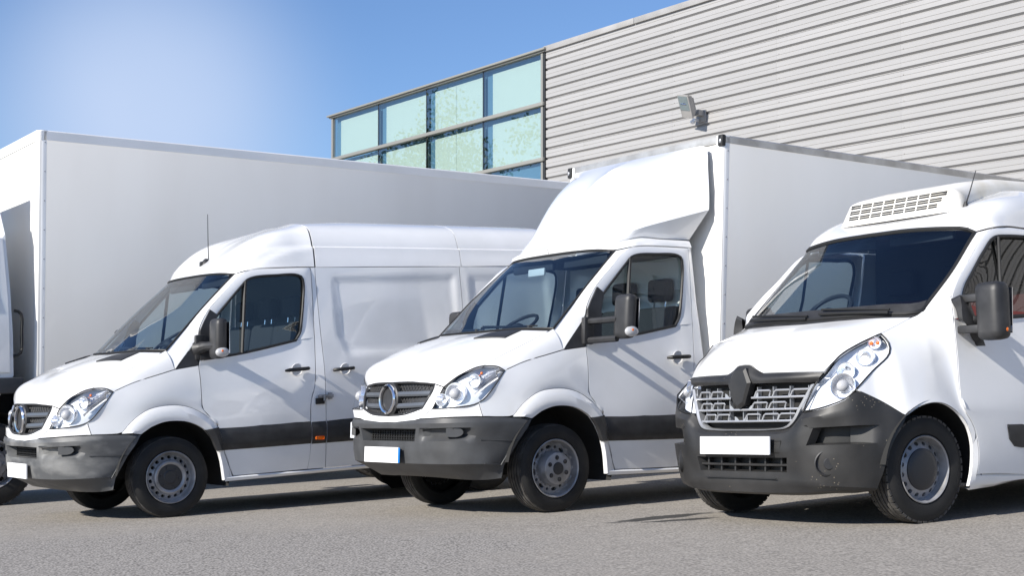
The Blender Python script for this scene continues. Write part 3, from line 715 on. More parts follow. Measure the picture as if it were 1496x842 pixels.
def plate(parent, u, v0, v1, z0, z1, band=None):
    o = MB().box(u-.010, u, v0, v1, z0, z1).done('number_plate', 'plate', parent)
    if band: MB().box(u-.013, u-.0104, band[0], band[1], z0+.002, z1-.002).done('plate_band', 'blue', o)
    return o
def mirror_van(t, s, v_c, long_arm, key):
    """door mirror: housing, glass, repeater and the arm that carries it"""
    def arm(p):
        mb = MB()
        if long_arm:
            mb.box(.20, .30, .905, .955, 1.315, 1.53, .015)
            for z in (1.495, 1.345): mb.tube(cr([(.25, .93, z), (.27, 1.05, z+.002), (.30, v_c-.05, z+.005)], 8), .027, 8)
        else:
            mb.tube(cr([(.25, .90, 1.44), (.28, .99, 1.455), (.32, v_c, 1.46)], 8), [.075, .06, .05, .042, .04, .04, .04, .04], 10); mb.box(.21, .31, .89, .94, 1.34, 1.56, .02)
        return mb.done('mirror_arm', 'black', p, side=s)
    a = cached((key, 'marm', s), arm)(t)
    def head(p):
        def tp(q):
            k = (q.z-1.355)/.33; w = .86+.14*math.sin(math.pi*min(max(k, 0), 1))
            return (.325+(q.x-.325)*w-.02*abs((q.y-v_c)/.1)**2*(1 if q.x < .325 else 0)*(-1), v_c+(q.y-v_c)*w+.012*(k-.5), q.z)
        return MB().box(.245, .395, v_c-.108, v_c+.112, 1.345, 1.690, .052, taper=tp).done('mirror_housing', 'black', p, side=s, sharp=1.2)
    h = cached((key, 'mhead', s), head)(a)
    cached((key, 'mglass', s), lambda p: MB().box(.3945, .399, v_c-.085, v_c+.09, 1.39, 1.655, 0).done('mirror_glass', 'chrome', p, side=s))(a)
    def rep(p):
        mb = MB().ball((.335, v_c+.079, 1.400), (.062, .0335, .042), 12); return mb.done('repeater_lens', 'clearlens', p, side=s)
    cached((key, 'mrep', s), rep)(a)
    cached((key, 'mor', s), lambda p: MB().ball((.325, v_c+.104, 1.408), (.014, .010, .013), 8).done('repeater', 'orange', p, side=s))(a)
# ------------------------------------------------------------------ panel van with the high roof
def panel_van():
    p_, r_ = math.radians(1.13847), math.radians(-.98616)
    t = vehicle('panel_van', -3.41054, 13.45749, 'white high-roof panel van with a thin roof aerial, beside the tall box lorry', 'van', p_, r_, 'white vans parked in a row')
    sprinter_cab(t, 'van', False)
    SEC = [(.84, 2.143), (.828, 2.185), (.806, 2.25), (.786, 2.305), (.779, 2.328), (.750, 2.342), (.742, 2.365), (.725, 2.40), (.695, 2.447), (.66, 2.493), (.60, 2.537), (.50, 2.575), (.3, 2.615), (0, 2.635)]
    def sec(u):
        P = []
        for v, z in SEC:
            k = max(0, 1-v/.66); z2 = z-.055*k*min(1, max(0, (1.85-u)/.4))-.012*max(0, u-1.7)*(z > 2.2); P.append(A(u+(.03*(z-2.143)/.35 if u < 3.5 else 0), v, z2))
        return P
    n = 40
    front_c = [A(.535, 0, 2.118), A(.70, 0, 2.245), A(.95, 0, 2.412), A(1.2, 0, 2.512), A(1.445, 0, 2.585)]
    edge = [S['ws_tr']+A(.01, 0, .006), A(.745, .838, 2.121), A(.861, .838, 2.137), A(1.1, .84, 2.143), A(1.405, .84, 2.145)]
    s0 = resample(cr(sec(1.405), 60), n)[::-1]
    wt_ = WS_T(n)+A(-.005, 0, .007)
    gf = coons(wt_, s0, resample(cr(front_c, 40), 16), resample(cr(edge, 40), 16), n, 16)
    # fuller shoulders over the doors
    for j in range(16):
        for i in range(n): gf[j, i] += A(-.3, .75, .9)*.085*max(0, math.sin(math.pi*j/15))**1.3*max(0, math.sin(math.pi*(i/(n-1))**1.6))**1.5
    for j in range(16):
        for i in range(n):
            q = gf[j, i]; zc = 2.335-.42*max(0, (1.405-q[0])/.85)**2.2
            if q[0] > .72 and q[1] > .3:
                k = min(1, max(0, (q[2]-zc+.02)/.03))*min(1, (q[0]-.72)/.3)*min(1, max(0, (2.62-q[2])/.2))*min(1, max(0, (1.40-q[0])/.12)); q[1] -= .018*k; q[2] -= .004*k
    panel('roof_cap', [gf], 'white', t, 'both', centre=(1.4, 0, 1.6))
    s1 = [sec(u) for u in (1.415, 1.9, 2.5, 3.0)]
    panel('roof_panel', [np.array([np.array(s_) for s_ in s1])], 'white', t, 'both', centre=(2, 0, 1.5), sharp=.3)
    s2 = [sec(u) for u in (3.0, 3.5, 3.9, 4.15)]+[[p+A(.07, -.03*(p[1] > .3), -.02) for p in sec(4.15)]]
    panel('roof_panel', [np.array([np.array(s_) for s_ in s2])], 'white', t, 'both', centre=(3, 0, 1.5), sharp=.3)
    prof = [(.955, .318), (.972, .42), (.985, .57), (.985, .95), (.978, 1.16), (.965, 1.27), (.948, 1.36), (.922, 1.50), (.897, 1.66), (.868, 1.93), (.84, 2.143)]
    gapc = [A(1.444, .955, .318), A(1.438, .985, .6), A(1.436, .985, .95), A(1.433, .975, 1.19), A(1.428, .948, 1.36), A(1.421, .905, 1.62), A(1.41, .868, 1.93), A(1.406, .84, 2.143)]
    rear1 = [A(1.262, .957, .322)]+[A(1.284, .985, .568), A(1.290, .985, .953), A(1.328, .98, 1.053), A(1.342, .968, 1.216), A(1.352, .945, 1.34), A(1.358, .922, 1.50), A(1.362, .897, 1.66), A(1.366, .868, 1.90), A(1.364, .84, 2.142)]
    rr = [A(3.0, .985, .79), A(2.985, .985, .95), A(2.985, .975, 1.2), A(2.983, .948, 1.36), A(2.982, .905, 1.62), A(2.978, .868, 1.93), A(2.975, .84, 2.143)]
    endc = [A(4.22, .93, .33), A(4.23, .955, .6), A(4.23, .955, .95), A(4.22, .94, 1.3), A(4.2, .89, 1.66), A(4.17, .83, 2.143)]
    def recess(g, poly_uz, d=.022, w=.05):
        P = np.array(poly_uz); m = len(P)
        for q in g.reshape(-1, 3):
            ds = 1e9; inside = False
            for i in range(m):
                a, b_ = P[i], P[(i+1) % m]; ab = b_-a; x = np.array([q[0], q[2]])
                tt = min(1, max(0, (x-a) @ ab/(ab @ ab))); ds = min(ds, np.linalg.norm(x-a-ab*tt))
                if (a[1] > x[1]) != (b_[1] > x[1]) and x[0] < (b_[0]-a[0])*(x[1]-a[1])/(b_[1]-a[1])+a[0]: inside = not inside
            if inside: q[1] -= d*(lambda k: k*k*(3-2*k))(min(1, ds/w))
        return g
    for s in (1, -1):
        bp = coons([A(1.262, .957, .318), gapc[0]], [rear1[-1], gapc[-1]], poly(rear1, n=30), poly(gapc, n=30), 5, 30)
        panel('door_pillar', [bp], 'white', t, s)
        # sliding door
        sb = resample(np.vstack([cr([gapc[0], (2.0, .955, .318), (2.72, .955, .318)], 30), cr([(2.74, .968, .42), (2.8, .98, .58), (2.9, .985, .72), rr[0]], 14)]), 64)
        sd = coons(sb, [gapc[-1], rr[-1]], poly(gapc, n=52), poly(rr, n=52), 64, 52)
        recess(sd, [(1.545, 2.02), (1.58, 2.07), (2.92, 2.075), (2.935, 2.04), (2.94, 1.36), (2.9, 1.315), (1.72, 1.315), (1.655, 1.36), (1.58, 1.5)], d=.014, w=.075)
        do = panel('sliding_door', [sd], 'white', t, s)
        def sh(p, s=s): return MB().tube(cr([(1.52, .985, 1.20), (1.54, 1.016, 1.203), (1.62, 1.022, 1.206), (1.70, 1.016, 1.21), (1.72, .985, 1.21)], 12), .016, 8).done('door_handle', 'rubber', p, side=s)
        sh(do)
        MB().lathe([(.980, .055), (.984, .05), (.97, .03), (.968, 0)], c=(1.64, 0, 1.205), n=26).done('handle_recess', 'white', do, side=s)
        # rear quarter
        qb = resample(np.vstack([cr([rr[0], (3.12, .985, .86), (3.25, .985, .875), (3.4, .985, .85), (3.55, .98, .76), (3.66, .97, .60), (3.70, .955, .34)], 30), cr([(3.75, .95, .33), (4.22, .93, .33)], 8)[0:]]), 40)
        qd = coons(qb, [rr[-1], endc[-1]], poly(rr, n=40), poly(endc, n=40), 40, 40)
        recess(qd, [(3.06, 2.04), (3.08, 2.075), (4.05, 2.06), (4.06, 1.35), (4.02, 1.315), (3.1, 1.315), (3.06, 1.36)], d=.014, w=.075)
        panel('rear_quarter', [qd], 'white', t, s)
        # sill and dark mouldings behind the door
        MB().grid(loft([[A(.49, .962, .322), A(1.0, .958, .318), A(1.44, .957, .316), A(2.72, .957, .316)], [A(.47, .972, .312), A(1.0, .966, .306), A(1.44, .965, .305), A(2.74, .965, .305)], [A(.46, .968, .285), A(1.0, .95, .283), A(1.44, .948, .283), A(2.75, .945, .283)], [A(.5, .90, .272), A(1.0, .88, .272), A(1.44, .88, .272), A(2.7, .88, .272)]], 16)).done('sill', 'white', t, side=s)
        for (u0, u1) in ((1.290, 1.434), (1.442, 2.80)):
            g = np.array([[A(u, .985+o, z) for u in np.linspace(u0, u1, 6)] for z, o in zip(np.linspace(.548, .752, 7), [0, .014, .018, .018, .018, .014, 0])])
            ml = MB().grid(g).done('side_moulding', 'black', t, side=s)
            if u0 < 1.4:
                MB().box(1.322, 1.404, 1.001, 1.010, .583, .615, .012).done('side_marker_lamp', 'orange', ml, side=s)
        MB().lathe([(.99, .50), (.45, .50)], c=(3.25, 0, .345), n=30, ang=(math.radians(-10), math.radians(190))).lathe([(.45, .5), (.45, 0)], c=(3.25, 0, .345), n=20).done('wheel_well', 'under', t, side=s)
    # hasp lock across the door gap
    lk = MB().box(1.33, 1.415, .984, 1.006, .90, .955, .004).done('lock_plate', 'rubber', t)
    MB().box(1.345, 1.50, 1.004, 1.018, .955, .985, .005).box(1.455, 1.49, .984, 1.012, .94, 1.0, .004).tube([(1.40, 1.03, .93), (1.40, 1.03, .98)], .012, 8).done('hasp', 'steel', lk)
    bk = MB().grid(loft([[p for p in endc], [p*A(1, .5, 1)+A(.03, 0, 0) for p in endc], [p*A(1, 0, 1)+A(.035, 0, 0) for p in endc]], 12)); bk.grid(mir(loft([[p for p in endc], [p*A(1, .5, 1)+A(.03, 0, 0) for p in endc], [p*A(1, 0, 1)+A(.035, 0, 0) for p in endc]], 12)))
    bk.done('rear_doors', 'white', t)
    MB().box(1.46, 1.50, -.90, .90, .5, 1.35).box(1.46, 1.50, -.80, .80, 1.35, 2.10).done('bulkhead', 'liner', t)
    MB().box(4.2, 4.33, -.93, .93, .38, .56, .03).done('rear_bumper', 'black', t)
    # aerial
    an = MB().lathe([(0, .05), (.02, .042), (.05, .016), (.055, 0)], c=(.72, 0, 2.235), axis='z', n=12).box(.66, .80, -.022, .022, 2.205, 2.262, .012).done('aerial_base', 'black', t)
    MB().tube([(.745, 0, 2.26), (.742, 0, 2.42), (.738, 0, 2.70)], [.005, .004, .003], 6).done('aerial', 'black', an)
    for s in (1, -1):
        mirror_van(t, s, 1.125, False, 'van')
        make_wheel('van', t, 0, .80, s, -(p_*0+r_*.80*s)); make_wheel('van', t, 3.25, .80, s, -(p_*3.25+r_*.80*s))
    plate(t, -1.018, -.26, .26, .405, .53)
    return t
# ------------------------------------------------------------------ box truck with the wind deflector
def box_body(t, u0, u1, hw, z0, z1, rail, post, name='load_box', drop=0.):
    """plywood box with aluminium rails; returns its empty-free main mesh"""
    zt = lambda u: z1-drop*(u-u0)
    def slab(q): return (q.x, q.y, q.z if q.z < (z0+z1)/2 else q.z-drop*(q.x-u0))
    b = MB().box(u0+.016, u1, -hw+.004, hw-.004, z0, z1-.01, .004, taper=slab).done(name, 'box', t)
    R = MB()
    for s in (1, -1):
        P = [A(u0+.03, s*(hw-.012), zt(u0)-rail), A(u0+.03, s*hw, zt(u0)-rail), A(u0+.03, s*hw, zt(u0)-.012), A(u0+.03, s*(hw-.012), zt(u0)), A(u0+.03, s*(hw-.06), zt(u0)+.001), A(u0+.03, s*(hw-.06), zt(u0)-.008)]
        R.prism(P, (u1-u0-.03, 0, -drop*(u1-u0-.03)))
    R.done('top_rail', 'alu' if rail < .1 else 'white', b)
    R = MB().box(u0+.004, u0+.022, -hw+.05, hw-.05, z1-rail, z1-.004, .004)
    R.box(u0+.004, u0+.08, -hw+.05, hw-.05, z1-.006, z1+.004, .002); R.done('front_rail', 'alu' if rail < .1 else 'white', b)
    for s in (1, -1):
        R = MB(); a = np.linspace(0, math.pi/2, 7); r = post
        out = [A(u0+r-r*math.sin(x), s*(hw-r+r*math.cos(x)), z0) for x in a]; out += [A(u0+r+.02, s*hw, z0)][0:0]
        inn = [A(u0+r-(r-.012)*math.sin(x), s*(hw-r+(r-.012)*math.cos(x)), z0) for x in a[::-1]]
        R.prism([A(u0+r+.03, s*hw, z0)]+out+[A(u0, s*(hw-r-.04), z0), A(u0+.012, s*(hw-r-.04), z0)]+inn+[A(u0+r+.03, s*(hw-.012), z0)], (0, 0, z1-z0-.002))
        R.done('corner_post', 'white', b)
        rv = None
        for k in range(9):
            if rv is None: rv = MB().lathe([(-.004, .0075), (.004, .006), (.006, 0)], n=8); o = rv.done('rivet', 'steel', b, side=s, loc=None, shear=False); first = o
            else: o = first.copy(); COL.objects.link(o)
            o.location = to_local(A(u0+post+.012, s*hw, z0+.12+k*(z1-z0-.25)/8))
    return b
def box_truck():
    p_, r_ = math.radians(-1.6036), math.radians(-.59286)
    t = vehicle('box_truck', -.18862, 12.32481, 'white box truck with a wind deflector above its cab and an aluminium-edged load box', 'truck', p_, r_)
    sprinter_cab(t, 'truck', True)
    # cab roof up to the deflector
    side_e = [S['ws_tr']+A(.01, 0, .006), A(.745, .838, 2.121), A(.861, .838, 2.137), A(1.1, .84, 2.143), A(1.405, .84, 2.145)]
    base = [A(.52, 0, 2.165), A(.56, .35, 2.16), A(.66, .62, 2.155), A(.80, .695, 2.19), A(.95, .715, 2.218), A(1.14, .75, 2.212), A(1.42, .77, 2.215)]
    o1 = np.vstack([WS_T(16)+A(-.005, 0, .008), cr(side_e, 16)[1:]]); panel('cab_roof', [loft([resample(o1, 40), resample(o1, 40)*.5+cr(base, 40)*.5+A(-.012, .012, .018), cr(base, 40)], 40, 6)], 'white', t, 'both', centre=(1.3, 0, 1.6))
    # wind deflector
    rows = [((.60, 2.225), (.755, .67), (1.455, .983, 2.452)), ((.66, 2.33), (.805, .685), (1.462, .976, 2.52)), ((.74, 2.46), (.885, .712), (1.468, .965, 2.61)), ((.86, 2.62), (1.00, .748), (1.472, .95, 2.72)), ((1.01, 2.765), (1.13, .80), (1.476, .935, 2.82)), ((1.20, 2.90), (1.30, .855), (1.48, .925, 2.91)), ((1.42, 3.004), (1.46, .89), (1.484, .905, 2.985))]
    G = [cr([A(.515, 0, 2.165), A(.56, .35, 2.162), A(.66, .62, 2.157), A(.80, .69, 2.19), A(.95, .712, 2.22), A(1.14, .748, 2.216), A(1.42, .785, 2.218)], 30)]
    for (uc, zc), (uk, vk), (ur, vr, zr) in rows:
        L_ = lambda q, z: A(uk+(ur-uk)*q, vk+(vr-vk)*q, z)
        zk = zc+(zr-zc)*.12
        G.append(cr([A(uc, 0, zc), A(uc+.22*(uk-uc), vk*.5, zc), A(uc+.58*(uk-uc), vk*.85, zc+(zk-zc)*.5), L_(.10, zk+(zr-zk)*.06), L_(.35, zk+(zr-zk)*.33), L_(.68, zk+(zr-zk)*.67), L_(1, zr)], 30))
    G = np.array(G); base_r = resample(np.vstack([cr(base, 30)[:-1]*A(1, 1.0, 1)+A(0, 0, .004), A(1.33, .90, 2.20)[None]]), 30)
    lower = np.array([cr([G[0][i], G[1][i]], 3) for i in range(30)]).transpose(1, 0, 2)
    upper = relax(np.array([cr(G[1:, i], 24) for i in range(30)]).transpose(1, 0, 2), 30)
    panel('wind_deflector', [lower, upper], 'white', t, 'both', centre=(1.5, 0, 2.3), sharp=.30, gap=0, flange=.03)
    for s in (1, -1):
        rear1 = [A(1.262, .957, .322), A(1.284, .985, .568), A(1.290, .985, .953), A(1.328, .98, 1.053), A(1.342, .968, 1.216), A(1.352, .945, 1.34), A(1.358, .922, 1.50), A(1.362, .897, 1.66), A(1.366, .868, 1.90), A(1.364, .84, 2.142)]
        off = [A(.19, 0, -.0), A(.17, 0, 0), A(.16, 0, 0), A(.12, 0, 0), A(.10, 0, 0), A(.085, 0, 0), A(.07, 0, 0), A(.055, -.004, 0), A(.045, -.01, 0), A(.045, -.03, .03)]
        bp = coons([rear1[0], rear1[0]+off[0]], [rear1[-1], rear1[-1]+off[-1]], poly(rear1, n=30), poly([a+b_ for a, b_ in zip(rear1, off)], n=30), 5, 30)
        e = bp[:, -1]; panel('door_pillar', [bp, loft([e, e+A(.02, -.015, 0), e+A(.025, -.12, 0)], 30)], 'white', t, s)
        MB().grid(loft([[A(.49, .962, .322), A(1.0, .958, .318), A(1.45, .957, .316)], [A(.47, .972, .312), A(1.0, .966, .306), A(1.45, .965, .305)], [A(.46, .968, .285), A(1.0, .95, .283), A(1.45, .948, .283)], [A(.5, .90, .272), A(1.0, .88, .272), A(1.45, .88, .272)]], 12)).done('sill', 'white', t, side=s)
        g = np.array([[A(u, .985+o, z) for u in np.linspace(1.290, 1.44, 4)] for z, o in zip(np.linspace(.548, .752, 7), [0, .014, .018, .018, .018, .014, 0])])
        MB().grid(g).done('side_moulding', 'black', t, side=s)
        mirror_van(t, s, 1.285 if s > 0 else 1.06, s > 0, 'truck')
        make_wheel('truck', t, 0, .80, s, -(r_*.80*s)); make_wheel('truck', t, 3.665, .82, s, -(p_*3.665+r_*.82*s))
        MB().box(4.2, 4.22, .62, 1.0, .35, .75, .01).done('mudguard', 'under', t, side=s)
    MB().box(1.41, 1.45, -.90, .90, .5, 1.35).box(1.40, 1.44, -.85, .85, 1.35, 1.8).box(1.38, 1.42, -.79, .79, 1.8, 2.16).done('cab_back', 'white', t)
    MB().box(.5, 5.9, -.42, -.34, .50, .66, .01).box(.5, 5.9, .34, .42, .50, .66, .01).box(1.6, 5.8, -.95, .95, .80, .90, .01).box(2.0, 2.9, .5, .95, .42, .72, .04).box(5.86, 5.94, -.95, .95, .45, .57, .02).done('chassis', 'under', t)
    b = box_body(t, 1.53, 5.95, 1.055, .90, 3.08, .066, .045, drop=.0148)
    for s in (1, -1):
        MB().box(1.515, 1.56, s*1.03-.03, s*1.03+.03, 2.985, 3.085, .015).done('corner_cap', 'rubber', b)
        MB().ball((1.514, s*1.035, 3.03), (.008, .012, .02), 6).done('marker_lamp', 'silver', b)
    plate(t, -1.018, -.285, .235, .408, .528, (.236, .262))
    MB().box(-.82, -.80, -.90, -.835, .585, .718, .003).done('reflector_plate', 'lamphouse', t)
    MB().box(.575, .595, -.345, -.11, 1.955, 2.02, .01).done('interior_mirror', 'card', t)
    return t
# ------------------------------------------------------------------ the tall lorry
def lorry():
    o = A(-3.41054, 13.45749)+A(Nx, Ny)*-3.8+A(Lx, Ly)*-.5
    p_ = 0.
    t = vehicle('box_lorry', o[0], o[1], 'tall white box lorry behind the panel van, only its cab edge and long side showing', 'lorry', p_, 0)
    box_body(t, .43, 7.5, 1.25, 1.19, 3.895, .105, .06, drop=.0305)
    ca = MB()
    side = []
    prof = [(-1.25, 1.30, 1.24), (-1.2, 2.1, 1.23), (-.78, 2.75, 1.18), (-.55, 3.02, 1.06), (-.3, 3.06, 1.04), (.10, 3.06, 1.04), (.125, 2.80, 1.16), (.165, 2.24, 1.22), (.195, 1.75, 1.235), (.205, 1.33, 1.24), (-.05, .95, 1.24)]
    hw = [A(u, w, z) for u, z, w in prof]
    ca.grid(np.array([[A(p[0], p[1]*s, p[2]) for p in hw+[hw[0]]] for s in (-1, -.9, 0, .9, 1)]))
    for s in (1, -1):
        c = A(-.4, 1.21*s, 2.0); ca.grid(np.array([[A(p[0], p[1]*s, p[2]) for p in hw+[hw[0]]], [c]*(len(hw)+1)]))
    ca.done('cab', 'white', t, sharp=.3)
    for s in (1, -1):
        dr = panel('door', [coons([A(-1.05, 1.255, 1.36), A(.17, 1.255, 1.36)], [A(-.72, 1.19, 2.74), A(.098, 1.18, 2.76)], [A(-1.05, 1.255, 1.36), A(-1.05, 1.25, 2.0), A(-.72, 1.19, 2.74)], [A(.17, 1.255, 1.36), A(.15, 1.25, 2.0), A(.098, 1.18, 2.76)], 8, 14)], 'white', t, s, gap=.006, centre=(-.4, 0, 1.9))
        panel('door_window', [np.array([[A(-.92, 1.262, 2.02), A(.03, 1.262, 2.02)], [A(-.68, 1.20, 2.66), A(.0, 1.20, 2.66)]])], 'glass', dr, s, flange=0, gap=0)
        MB().grid(np.array([[A(-.92, 1.259, 2.02), A(.03, 1.259, 2.02)], [A(-.68, 1.197, 2.66), A(.0, 1.197, 2.66)]])).done('window_backing', 'trim', dr, side=s)
        MB().tube(cr([(.205, 1.235, 2.0), (.27, 1.235, 1.98), (.285, 1.235, 1.75), (.27, 1.235, 1.55), (.2, 1.235, 1.53)], 14), .016, 8).done('grab_handle', 'rubber', t, side=s)
        MB().box(-.95, .30, .95, 1.29, 1.145, 1.31, .02).box(-1.25, -.52, .8, 1.27, .45, 1.1, .03).done('step_panel', 'grey', t, side=s)
        make_wheel('lorry', t, 0, 1.12, s); make_wheel('lorry', t, 4.6, 1.12, s, -p_*4.6)
        MB().lathe([(1.24, .53), (.75, .53)], c=(0, 0, .43), n=26, ang=(math.radians(0), math.radians(180))).done('wheel_well', 'under', t, side=s)
    MB().box(.0, .06, -1.0, 1.0, 3.06, 3.42, .02, taper=lambda q: (q.x-.5*(q.z < 3.2), q.y, q.z)).box(-.3, .08, .94, 1.0, 3.06, 3.40, .02).done('roof_deflector', 'white', t)
    MB().box(-1.2, 7.3, -.45, -.36, .75, .98, .01).box(-1.2, 7.3, .36, .45, .75, .98, .01).box(.5, 7.3, -1.2, 1.2, 1.06, 1.17, .01).box(.35, .6, -.9, .9, .7, 1.1, .02).box(-1.1, .35, -.75, .75, .55, 1.25, .05).done('chassis', 'under', t)
    MB().ball((.36, 1.12, 1.16), (.02, .02, .02), 6).ball((.36, 1.04, 1.16), (.02, .02, .02), 6).done('air_coupling', 'steel', t)
    return t
# ------------------------------------------------------------------ refrigerated van
def cooled_van():
    t = vehicle('refrigerated_van', 2.105, 10.286, 'white van with a cooling unit on its roof and a large black front bumper', 'van', 0, 0, 'white vans parked in a row')
    TUCK[0] = True
    br = A(.032, .785, 1.322); wbr = A(.10, .80, 1.352); wtr = A(.689, .74, 1.921)
    tip = A(-.254, .78, 1.221); bar_t = A(-.619, .637, .99); bar_b = A(-.62, .592, .925); low = A(-.694, .521, .745); kink = A(-.582, .893, .868)
    hl_top = lambda n: cr([A(-.605, .64, .985), A(-.53, .69, 1.085), A(-.411, .735, 1.155), tip], n)
    hl_r = lambda n: cr([A(-.582, .888, .876), A(-.445, .893, .981), A(-.299, .878, 1.072), A(-.262, .862, 1.113), A(-.246, .83, 1.168), tip], n)
    hl_bot = lambda n: cr([low, A(-.693, .63, .756), A(-.68, .76, .782), A(-.628, .84, .819), A(-.582, .888, .876)], n)
    # bonnet with the hump over the badge
    fr = poly([A(-.69, 0, 1.062), A(-.69, .06, 1.06)], [A(-.69, .06, 1.06), A(-.69, .115, 1.022), A(-.69, .165, 1.0)], [A(-.69, .165, 1.0), A(-.675, .4, .998), bar_t], n=30)
    ctr = [A(-.69, 0, 1.062), A(-.655, 0, 1.10), A(-.56, 0, 1.155), A(-.40, 0, 1.225), A(-.22, 0, 1.295), A(-.14, 0, 1.325)]
    edge = np.vstack([cr([bar_t, A(-.53, .69, 1.085), A(-.411, .735, 1.155), tip], 16), cr([tip, A(-.11, .783, 1.27), br], 10)[1:]])
    rear = cr([ctr[-1], A(-.12, .3, 1.33), A(-.06, .6, 1.33), br], 30)
    g = relax(coons(fr, rear, cr(ctr, 24), resample(edge, 24), 30, 24), 30)
    for j in range(24):
        for i in range(30):
            w = math.sin(math.pi*j/23)*math.sin(math.pi*i/29); g[j, i] += A(-.02, 0, .03)*w
    panel('bonnet', [g], 'white', t, 'both')
    # windscreen
    wb = lambda n: cr([A(-.09, 0, 1.352), A(-.07, .3, 1.352), A(-.01, .6, 1.352), A(.06, .755, 1.347), A(.125, .80, 1.365)], n)
    wtp = lambda n: cr([A(.56, 0, 1.958), A(.58, .35, 1.955), A(.63, .6, 1.94), A(.675, .72, 1.925), A(.712, .765, 1.895)], n)
    ws = lambda n: cr([A(.125, .80, 1.365), A(.424, .80, 1.622), A(.712, .765, 1.895)], n)
    gw = coons(wb(20), wtp(20), cr([A(-.09, 0, 1.352), A(.225, 0, 1.68), A(.56, 0, 1.958)], 14), ws(14), 20, 14)
    w_ = panel('windscreen', [gw], 'screen', t, 'both', flange=0, gap=.004)
    loop = lambda f: np.vstack([mir(wb(16))[::-1], wb(16)[1:], ws(12)[1:], wtp(16)[::-1][1:], mir(wtp(16))[1:], mir(ws(12))[::-1][1:-1]])
    MB().tube(loop(0), .016, 6, closed=True).done('windscreen_seal', 'rubber', t)
    bb = MB()     # dark band along the foot of the glass
    for s in (1, -1):
        b0 = wb(16)*A(1, s, 1); bb.grid(np.array([b0+A(-.002, 0, .0), b0+A(.055, 0, .064)])+A(-.006, 0, .006))
    bb.done('windscreen_band', 'black', w_)
    panel('cowl', [loft([rear+A(0, 0, -.006), resample(np.vstack([wb(28), A(.125, .8, 1.36)[None]]), 30)], 30)], 'black', t, 'both', gap=0)
    for v0, v1 in ((.66, .10), (.0, -.62)):
        wi = MB(); q = lambda v, k: A(-.11+.10*(v/.8)**2+.04*k, v, 1.365+.05*k)
        wi.tube([q(v0, 0), q((v0+v1)/2, .3), q(v1, .5)], .011, 6); wi.tube([q(v0, .35), q((v0+v1)/2, .75), q(v1, 1.1)], .008, 6)
        wi.done('wiper', 'rubber', t)
    # black bar with the badge shape, grille
    topb = fr+A(-.004, 0, -.004); botb = poly([A(-.735, 0, .935), A(-.725, .15, .935), A(-.69, .4, .932), bar_b], n=30)
    bar = loft([topb, topb*.5+botb*.5+A(-.016, 0, 0), botb], 30, 7)
    ba = panel('grille_bar', [bar], 'dark', t, 'both', gap=0)
    dia = [A(-.735, 0, 1.045), A(-.742, .085, .945), A(-.752, .04, .80), A(-.748, 0, .765)]
    dg = MB()
    ring = [(0, 1.044), (.048, 1.038), (.108, .942), (.052, .80), (.0, .772)]
    for s in (1, -1):
        o = np.array([A(-.732-(.012 if z < .95 else 0), s*v, z) for v, z in ring]); m = o.copy(); m[:, 1] *= .80; m[:, 2] = .92+(m[:, 2]-.92)*.85; m[:, 0] -= .014
        dg.grid(np.array([o+A(.05, 0, 0), o, m, m*A(1, 0, 1)]))
    dg.done('badge_shape', 'dark', ba, sharp=.25)
    # grille frame and bars
    fside = [A(-.642, .575, .918), A(-.675, .50, .78), A(-.69, .455, .69)]; fl = poly([A(-.642, .575, .918), A(-.675, .50, .78), A(-.692, .452, .69), A(-.705, .40, .645), A(-.722, .25, .628), A(-.735, 0, .625)], n=40)
    fm = MB(); full = np.vstack([fl, mir(fl)[::-1][1:]])
    fm.grid(np.array([full+A(.05, 0, 0), full+A(-.004, 0, 0), full+A(-.012, 0, 0)+(A(-.7, 0, .78)-full)*.03, full+(A(-.7, 0, .78)-full)*.055, full+A(.05, 0, 0)+(A(-.7, 0, .78)-full)*.055]))
    fr_o = fm.done('grille_frame', 'silver', t)
    bk = MB(); f2 = full+A(.075, 0, 0); bk.grid(np.array([f2, f2*A(1, 1, 0)+A(0, 0, .93)])); bk.done('radiator', 'under', t)
    gu = lambda v: -.722+.085*(abs(v)/.575)**2.2
    halfw = lambda z: float(np.interp(z, [.63, .66, .69, .78, .92], [.40, .43, .45, .495, .57]))
    for zi, zb in enumerate((.835, .757, .682)):
        # each bar: a thin blade with frames standing on it
        hw_ = halfw(zb)-.01; vs = np.linspace(-hw_, hw_, 33) if zi else None
        spans = [(-hw_, hw_)] if zi else [(-hw_, -.095), (.095, hw_)]
        mb = MB()
        for a, b_ in spans:
            v = np.linspace(a, b_, 18); mb.grid(np.array([[A(gu(x)+d, x, zb+h) for x in v] for d, h in ((.05, 0), (-.006, 0), (-.010, .006), (-.006, .013), (.05, .013))]))
        lo = [-.44, -.30, .135, .285, .42] if zi == 0 else [-.42, -.28, .11, .255, .385] if zi == 1 else [-.375, -.235, .05, .20, .325]
        for v0 in lo:
            w = .115
            if abs(v0+w/2)+w/2 > halfw(zb+.03): continue
            P = [(v0-.012, 0), (v0+.004, .032), (v0+.016, .040), (v0+w, .040), (v0+w+.008, .034), (v0+w-.004, 0)]
            mb.tube([A(gu(x)-.006, x, zb+.010+h*1.05) for x, h in P], .0062, 6)
        for v0 in np.arange(-.52, .53, .13):
            if abs(v0) < halfw(zb) and not (zi == 0 and abs(v0) < .08): mb.box(gu(v0)+.015, gu(v0)+.05, v0-.0025, v0+.0025, zb, zb+.075)
        # solid wedge next to the badge
        for s in (1, -1):
            x0 = (.095, .05, .0)[zi]
            mb.grid(np.array([[A(gu(x)-.005, s*x, zb+.002) for x in np.linspace(x0, x0+.06, 4)], [A(gu(x)-.005, s*x, zb+.004+.036*k) for x, k in zip(np.linspace(x0, x0+.06, 4), (0, .3, .8, 1))]]))
